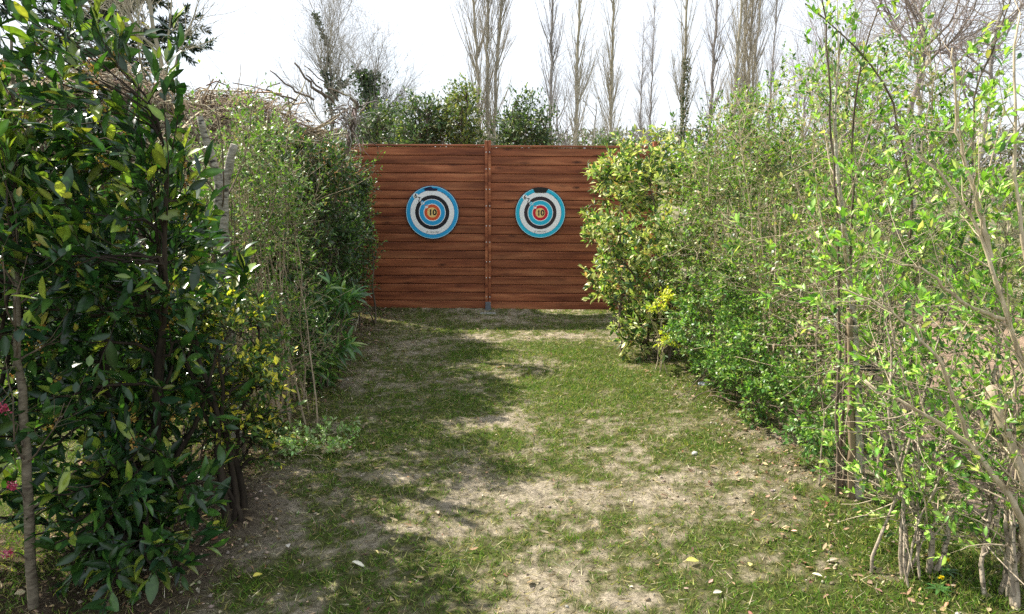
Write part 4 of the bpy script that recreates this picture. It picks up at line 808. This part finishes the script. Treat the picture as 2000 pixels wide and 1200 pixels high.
# evergreens behind the fence
EV = [(4, (.045, .085, .035)), (3, (.08, .13, .05)), (2, (.14, .19, .07)), (1, (.25, .27, .10))]
ev = dict(n=7, L=(.05, .10), w=.42, tm=T_SM, pal=EV, ang=55, tilt=.7)
for px, Yd, rx, top, yl, sd_, lab in ((815, 13, .36, 188, 0, 401, 'dark green evergreen behind the left fence panel, leftmost of the group'), (893, 13.3, .48, 168, 1, 402, 'yellow-green topped evergreen behind the left fence panel beside the post'),
                                      (1020, 13, .50, 186, 0, 403, 'rounded evergreen behind the right fence panel beside the post'), (1190, 15, .8, 262, 0, 404, 'low evergreen just showing above the right end of the fence'),
                                      (735, 14, .60, 205, 0, 405, 'dark bushy evergreen over the left end of the fence')):
    a = at(px, top, Yd); zt = a[2] * 1.01
    s_ = dict(ev)
    if yl: s_['pal'] = [(3, (.07, .12, .04)), (3, (.17, .21, .06)), (2, (.30, .30, .09))]
    shrub('evergreen_tree', lab, 'tree', (a[0], Yd), [(a[0], Yd, zt * .55, rx, .6, zt * .42), (a[0] + .05, Yd, zt * .78, rx * .8, .45, zt * .20, 1.3)], s_, sd_, stems=5, nb=100, nt=900, bark=M_BARK, sr=.04, tw=(.18, .42), spread=.3, tr=.004, shell=.6, group='evergreens behind the fence')

# second hedge beyond the side paths, dry beige and green
for k, (x_, y_, sd_, lab, pal, bk) in enumerate(((3.9, 9.2, 501, 'dry beige shrub beyond the right hedge, seen through its gaps', [(3, (.40, .32, .18)), (2, (.20, .24, .08))], M_TAN),
                                                 (5.2, 8.2, 502, 'olive shrub on the far side of the reddish path at the right', [(3, (.10, .15, .05)), (2, (.26, .26, .10))], M_TAN),
                                                 (2.9, 9.8, 503, 'green shrub behind the right end of the fence', [(3, (.10, .18, .05)), (2, (.2, .26, .08))], M_BARK),
                                                 (6.4, 7.4, 504, 'dry shrub at the far right beyond the reddish path', [(3, (.36, .28, .16)), (2, (.16, .2, .07))], M_TAN),
                                                 (-3.1, 5.4, 505, 'sunlit green shrub behind the left hedge below the brushwood heap', [(3, (.10, .19, .04)), (2, (.2, .26, .06))], M_BARK))):
    shrub('far_shrub', lab, 'shrub', (x_, y_), [(x_, y_, .8 if k < 4 else .55, .8, .8, .75 if k < 4 else .45)], dict(n=6, L=(.04, .07), w=.45, tm=T_SM, pal=pal), sd_, stems=9, nb=110, nt=800, bark=bk, sr=.014, tw=(.1, .25), spread=.35, tr=.003)

# far wood: one mass along the horizon
rng = np.random.default_rng(601); n = 42000; x = rng.uniform(-70, 75, n); y = rng.uniform(72, 80, n); hh = 3.2 + 2.2 * fbm(x * .12, x * 0, 9) + 1.2 * fbm(x * .7, x * 0, 19)
z = rng.random(n) ** .8 * hh; ml = MB()
ml.raw(*leaves(np.stack([x, y, z], 1), rng.normal(size=(n, 3)) * (1, 1, 1.5), rng.normal(size=(n, 3)), rng.uniform(.3, .7, n), .35, T_SM, pick(rng, [(3, (.10, .12, .06)), (3, (.16, .13, .10)), (1, (.06, .08, .04))], n), .1))
o = ml.build('distant_wood', M_LEAF); tag(o, 'low hazy wood along the horizon', 'wood', kind='stuff')

# ------------------------------------------------------------------ small things
def stone(px, py, s, lab, Yd=None, tone=(.55, .53, .50)):
    a = gp(px, py) if Yd is None else at(px, py, Yd)[:2]; rng = np.random.default_rng(int(px)); import bmesh
    bm = bmesh.new(); bmesh.ops.create_icosphere(bm, subdivisions=3, radius=1)
    for v in bm.verts:
        k = 1 + .25 * (float(fbm(np.array(v.co.x * 1.7 + px), np.array(v.co.y * 1.7 + v.co.z), 3)) - .5) * 2; v.co = Vector((v.co.x * s * k, v.co.y * s * .7 * k, v.co.z * s * .5 * k))
    me = bpy.data.meshes.new('stone'); bm.to_mesh(me); bm.free(); me.materials.append(plain('pale_stone', tone, .8, .2, 0, 14, .4))
    for p_ in me.polygons: p_.use_smooth = True
    o = obj('stone', me); o.location = (a[0], a[1], float(ground_z(np.array(a[0]), np.array(a[1]))) + s * .2); o.rotation_euler = (0, 0, px); tag(o, lab, 'stone')
stone(1358, 888, .022, 'small rounded pale stone on the grass near the right hedge')
stone(1372, 758, .035, 'bluish white stone at the foot of the dense low right shrub', tone=(.6, .64, .7))
stone(1640, 500, .16, 'large pale rock beyond the right hedge, left of the two seen through the leaves', 7.6, (.66, .66, .68))
stone(1795, 525, .13, 'pale rock beyond the right hedge, right of the larger one', 6.9, (.62, .60, .60))
def fallen(px, py, L_, col, lab, w_=.5, rot=0, curl=.25):
    a = gp(px, py); V, F, cc = leaves(np.array([[0, 0, .012]]), np.array([[math.cos(rot), math.sin(rot), .12]]), np.array([[.1, -.15, 1.]]), L_, w_, T_BIG, np.array([col]), curl)
    o = obj('fallen_leaf', mesh('fallen_leaf', V, F, M_DRY, cc)); o.location = (a[0], a[1], float(ground_z(np.array(a[0]), np.array(a[1]))) + .004); tag(o, lab, 'fallen leaf')
fallen(1342, 1098, .055, (.50, .50, .12), 'yellow-green oval fallen leaf on the grass in the lower right', .55, .1)
fallen(1466, 1110, .035, (.55, .50, .18), 'small yellow fallen leaf right of the oval one', .6, 1.2)
fallen(690, 1107, .06, (.70, .65, .52), 'cream curled fallen leaf on the bare patch in the lower left', .35, -.3, .5)
fallen(566, 1080, .04, (.62, .58, .50), 'whitish fallen leaf left of the cream curled one', .5, 2.0)
fallen(497, 1138, .04, (.60, .52, .10), 'yellow fallen leaf in the shade of the left shrub', .6, .8)
fallen(1395, 1162, .045, (.55, .50, .42), 'pale tan fallen leaf at the bottom, below the yellow ones', .45, .4)
fallen(858, 1010, .045, (.40, .32, .24), 'dull brown fallen leaf on sandy earth in the middle of the lane', .45, 1.9)
fallen(1290, 970, .05, (.22, .15, .10), 'dark brown curled fallen leaf on the sandy patch', .4, .2, .6)
# dandelions by the right shrub
for px, py, lab in ((1845, 1128, 'yellow flower beside the crooked stem foot, higher of the two'), (1834, 1160, 'yellow flower in the grass, lower of the two near the crooked stem')):
    a = gp(px, py + 12); e = empty('dandelion', (a[0], a[1], 0), lab, 'flower'); z0 = float(ground_z(np.array(a[0]), np.array(a[1]))); rs = np.random.default_rng(px)
    mb = MB(); mb.tubes(poly([(0, 0, z0 - .01), (.003, 0, z0 + .03), (.002, -.002, z0 + .05)], 6), np.full((1, 6), .0016), 5); mb.build('stalk', plain('stalk_green', (.12, .2, .05)), e)
    n = 70; q = rs.uniform(0, 6.28, n); ml = MB(); ml.raw(*leaves(np.tile([[.002, -.002, z0 + .05]], (n, 1)), np.stack([np.cos(q), np.sin(q), rs.uniform(.1, 2., n)], 1), np.tile([[0, 0, 1.]], (n, 1)), .013, .28, T_MID, pick(rs, [(1, (.85, .62, .02))], n, .08), .1)); ml.build('petals', M_PETAL, e)
    n = 8; q = np.arange(n) * .8; ml = MB(); ml.raw(*leaves(np.tile([[0, 0, z0 + .004]], (n, 1)), np.stack([np.cos(q), np.sin(q), np.full(n, .35)], 1), np.tile([[0, 0, 1.]], (n, 1)), .06, .25, T_LONG, pick(rs, [(1, (.05, .12, .03))], n), .3)); ml.build('leaves', M_LEAF, e)
# grass tufts under the left shrubs
for px, py, lab in ((432, 1045, 'spiky grass tuft on bare earth below the yellow-tipped shrub'), (1115, 1052, 'small dark grass tuft in the middle of the lane'), (1560, 965, 'bright weed tuft at the foot of the right hedge')):
    a = gp(px, py); rs = np.random.default_rng(px); n = 90; z0 = float(ground_z(np.array(a[0]), np.array(a[1])))
    V, F, cc = leaves(np.c_[rs.normal(0, .018, (n, 2)), np.zeros(n)], np.c_[rs.normal(0, .45, (n, 2)), np.ones(n)], rs.normal(size=(n, 3)), rs.uniform(.03, .10, n) * (1 if px == 432 else .7), .06, T_BLADE, pick(rs, GP, n), .2)
    o = obj('grass_tuft', mesh('grass_tuft', V, F, M_GRASS, cc)); o.location = (a[0], a[1], z0); tag(o, lab, 'grass tuft')
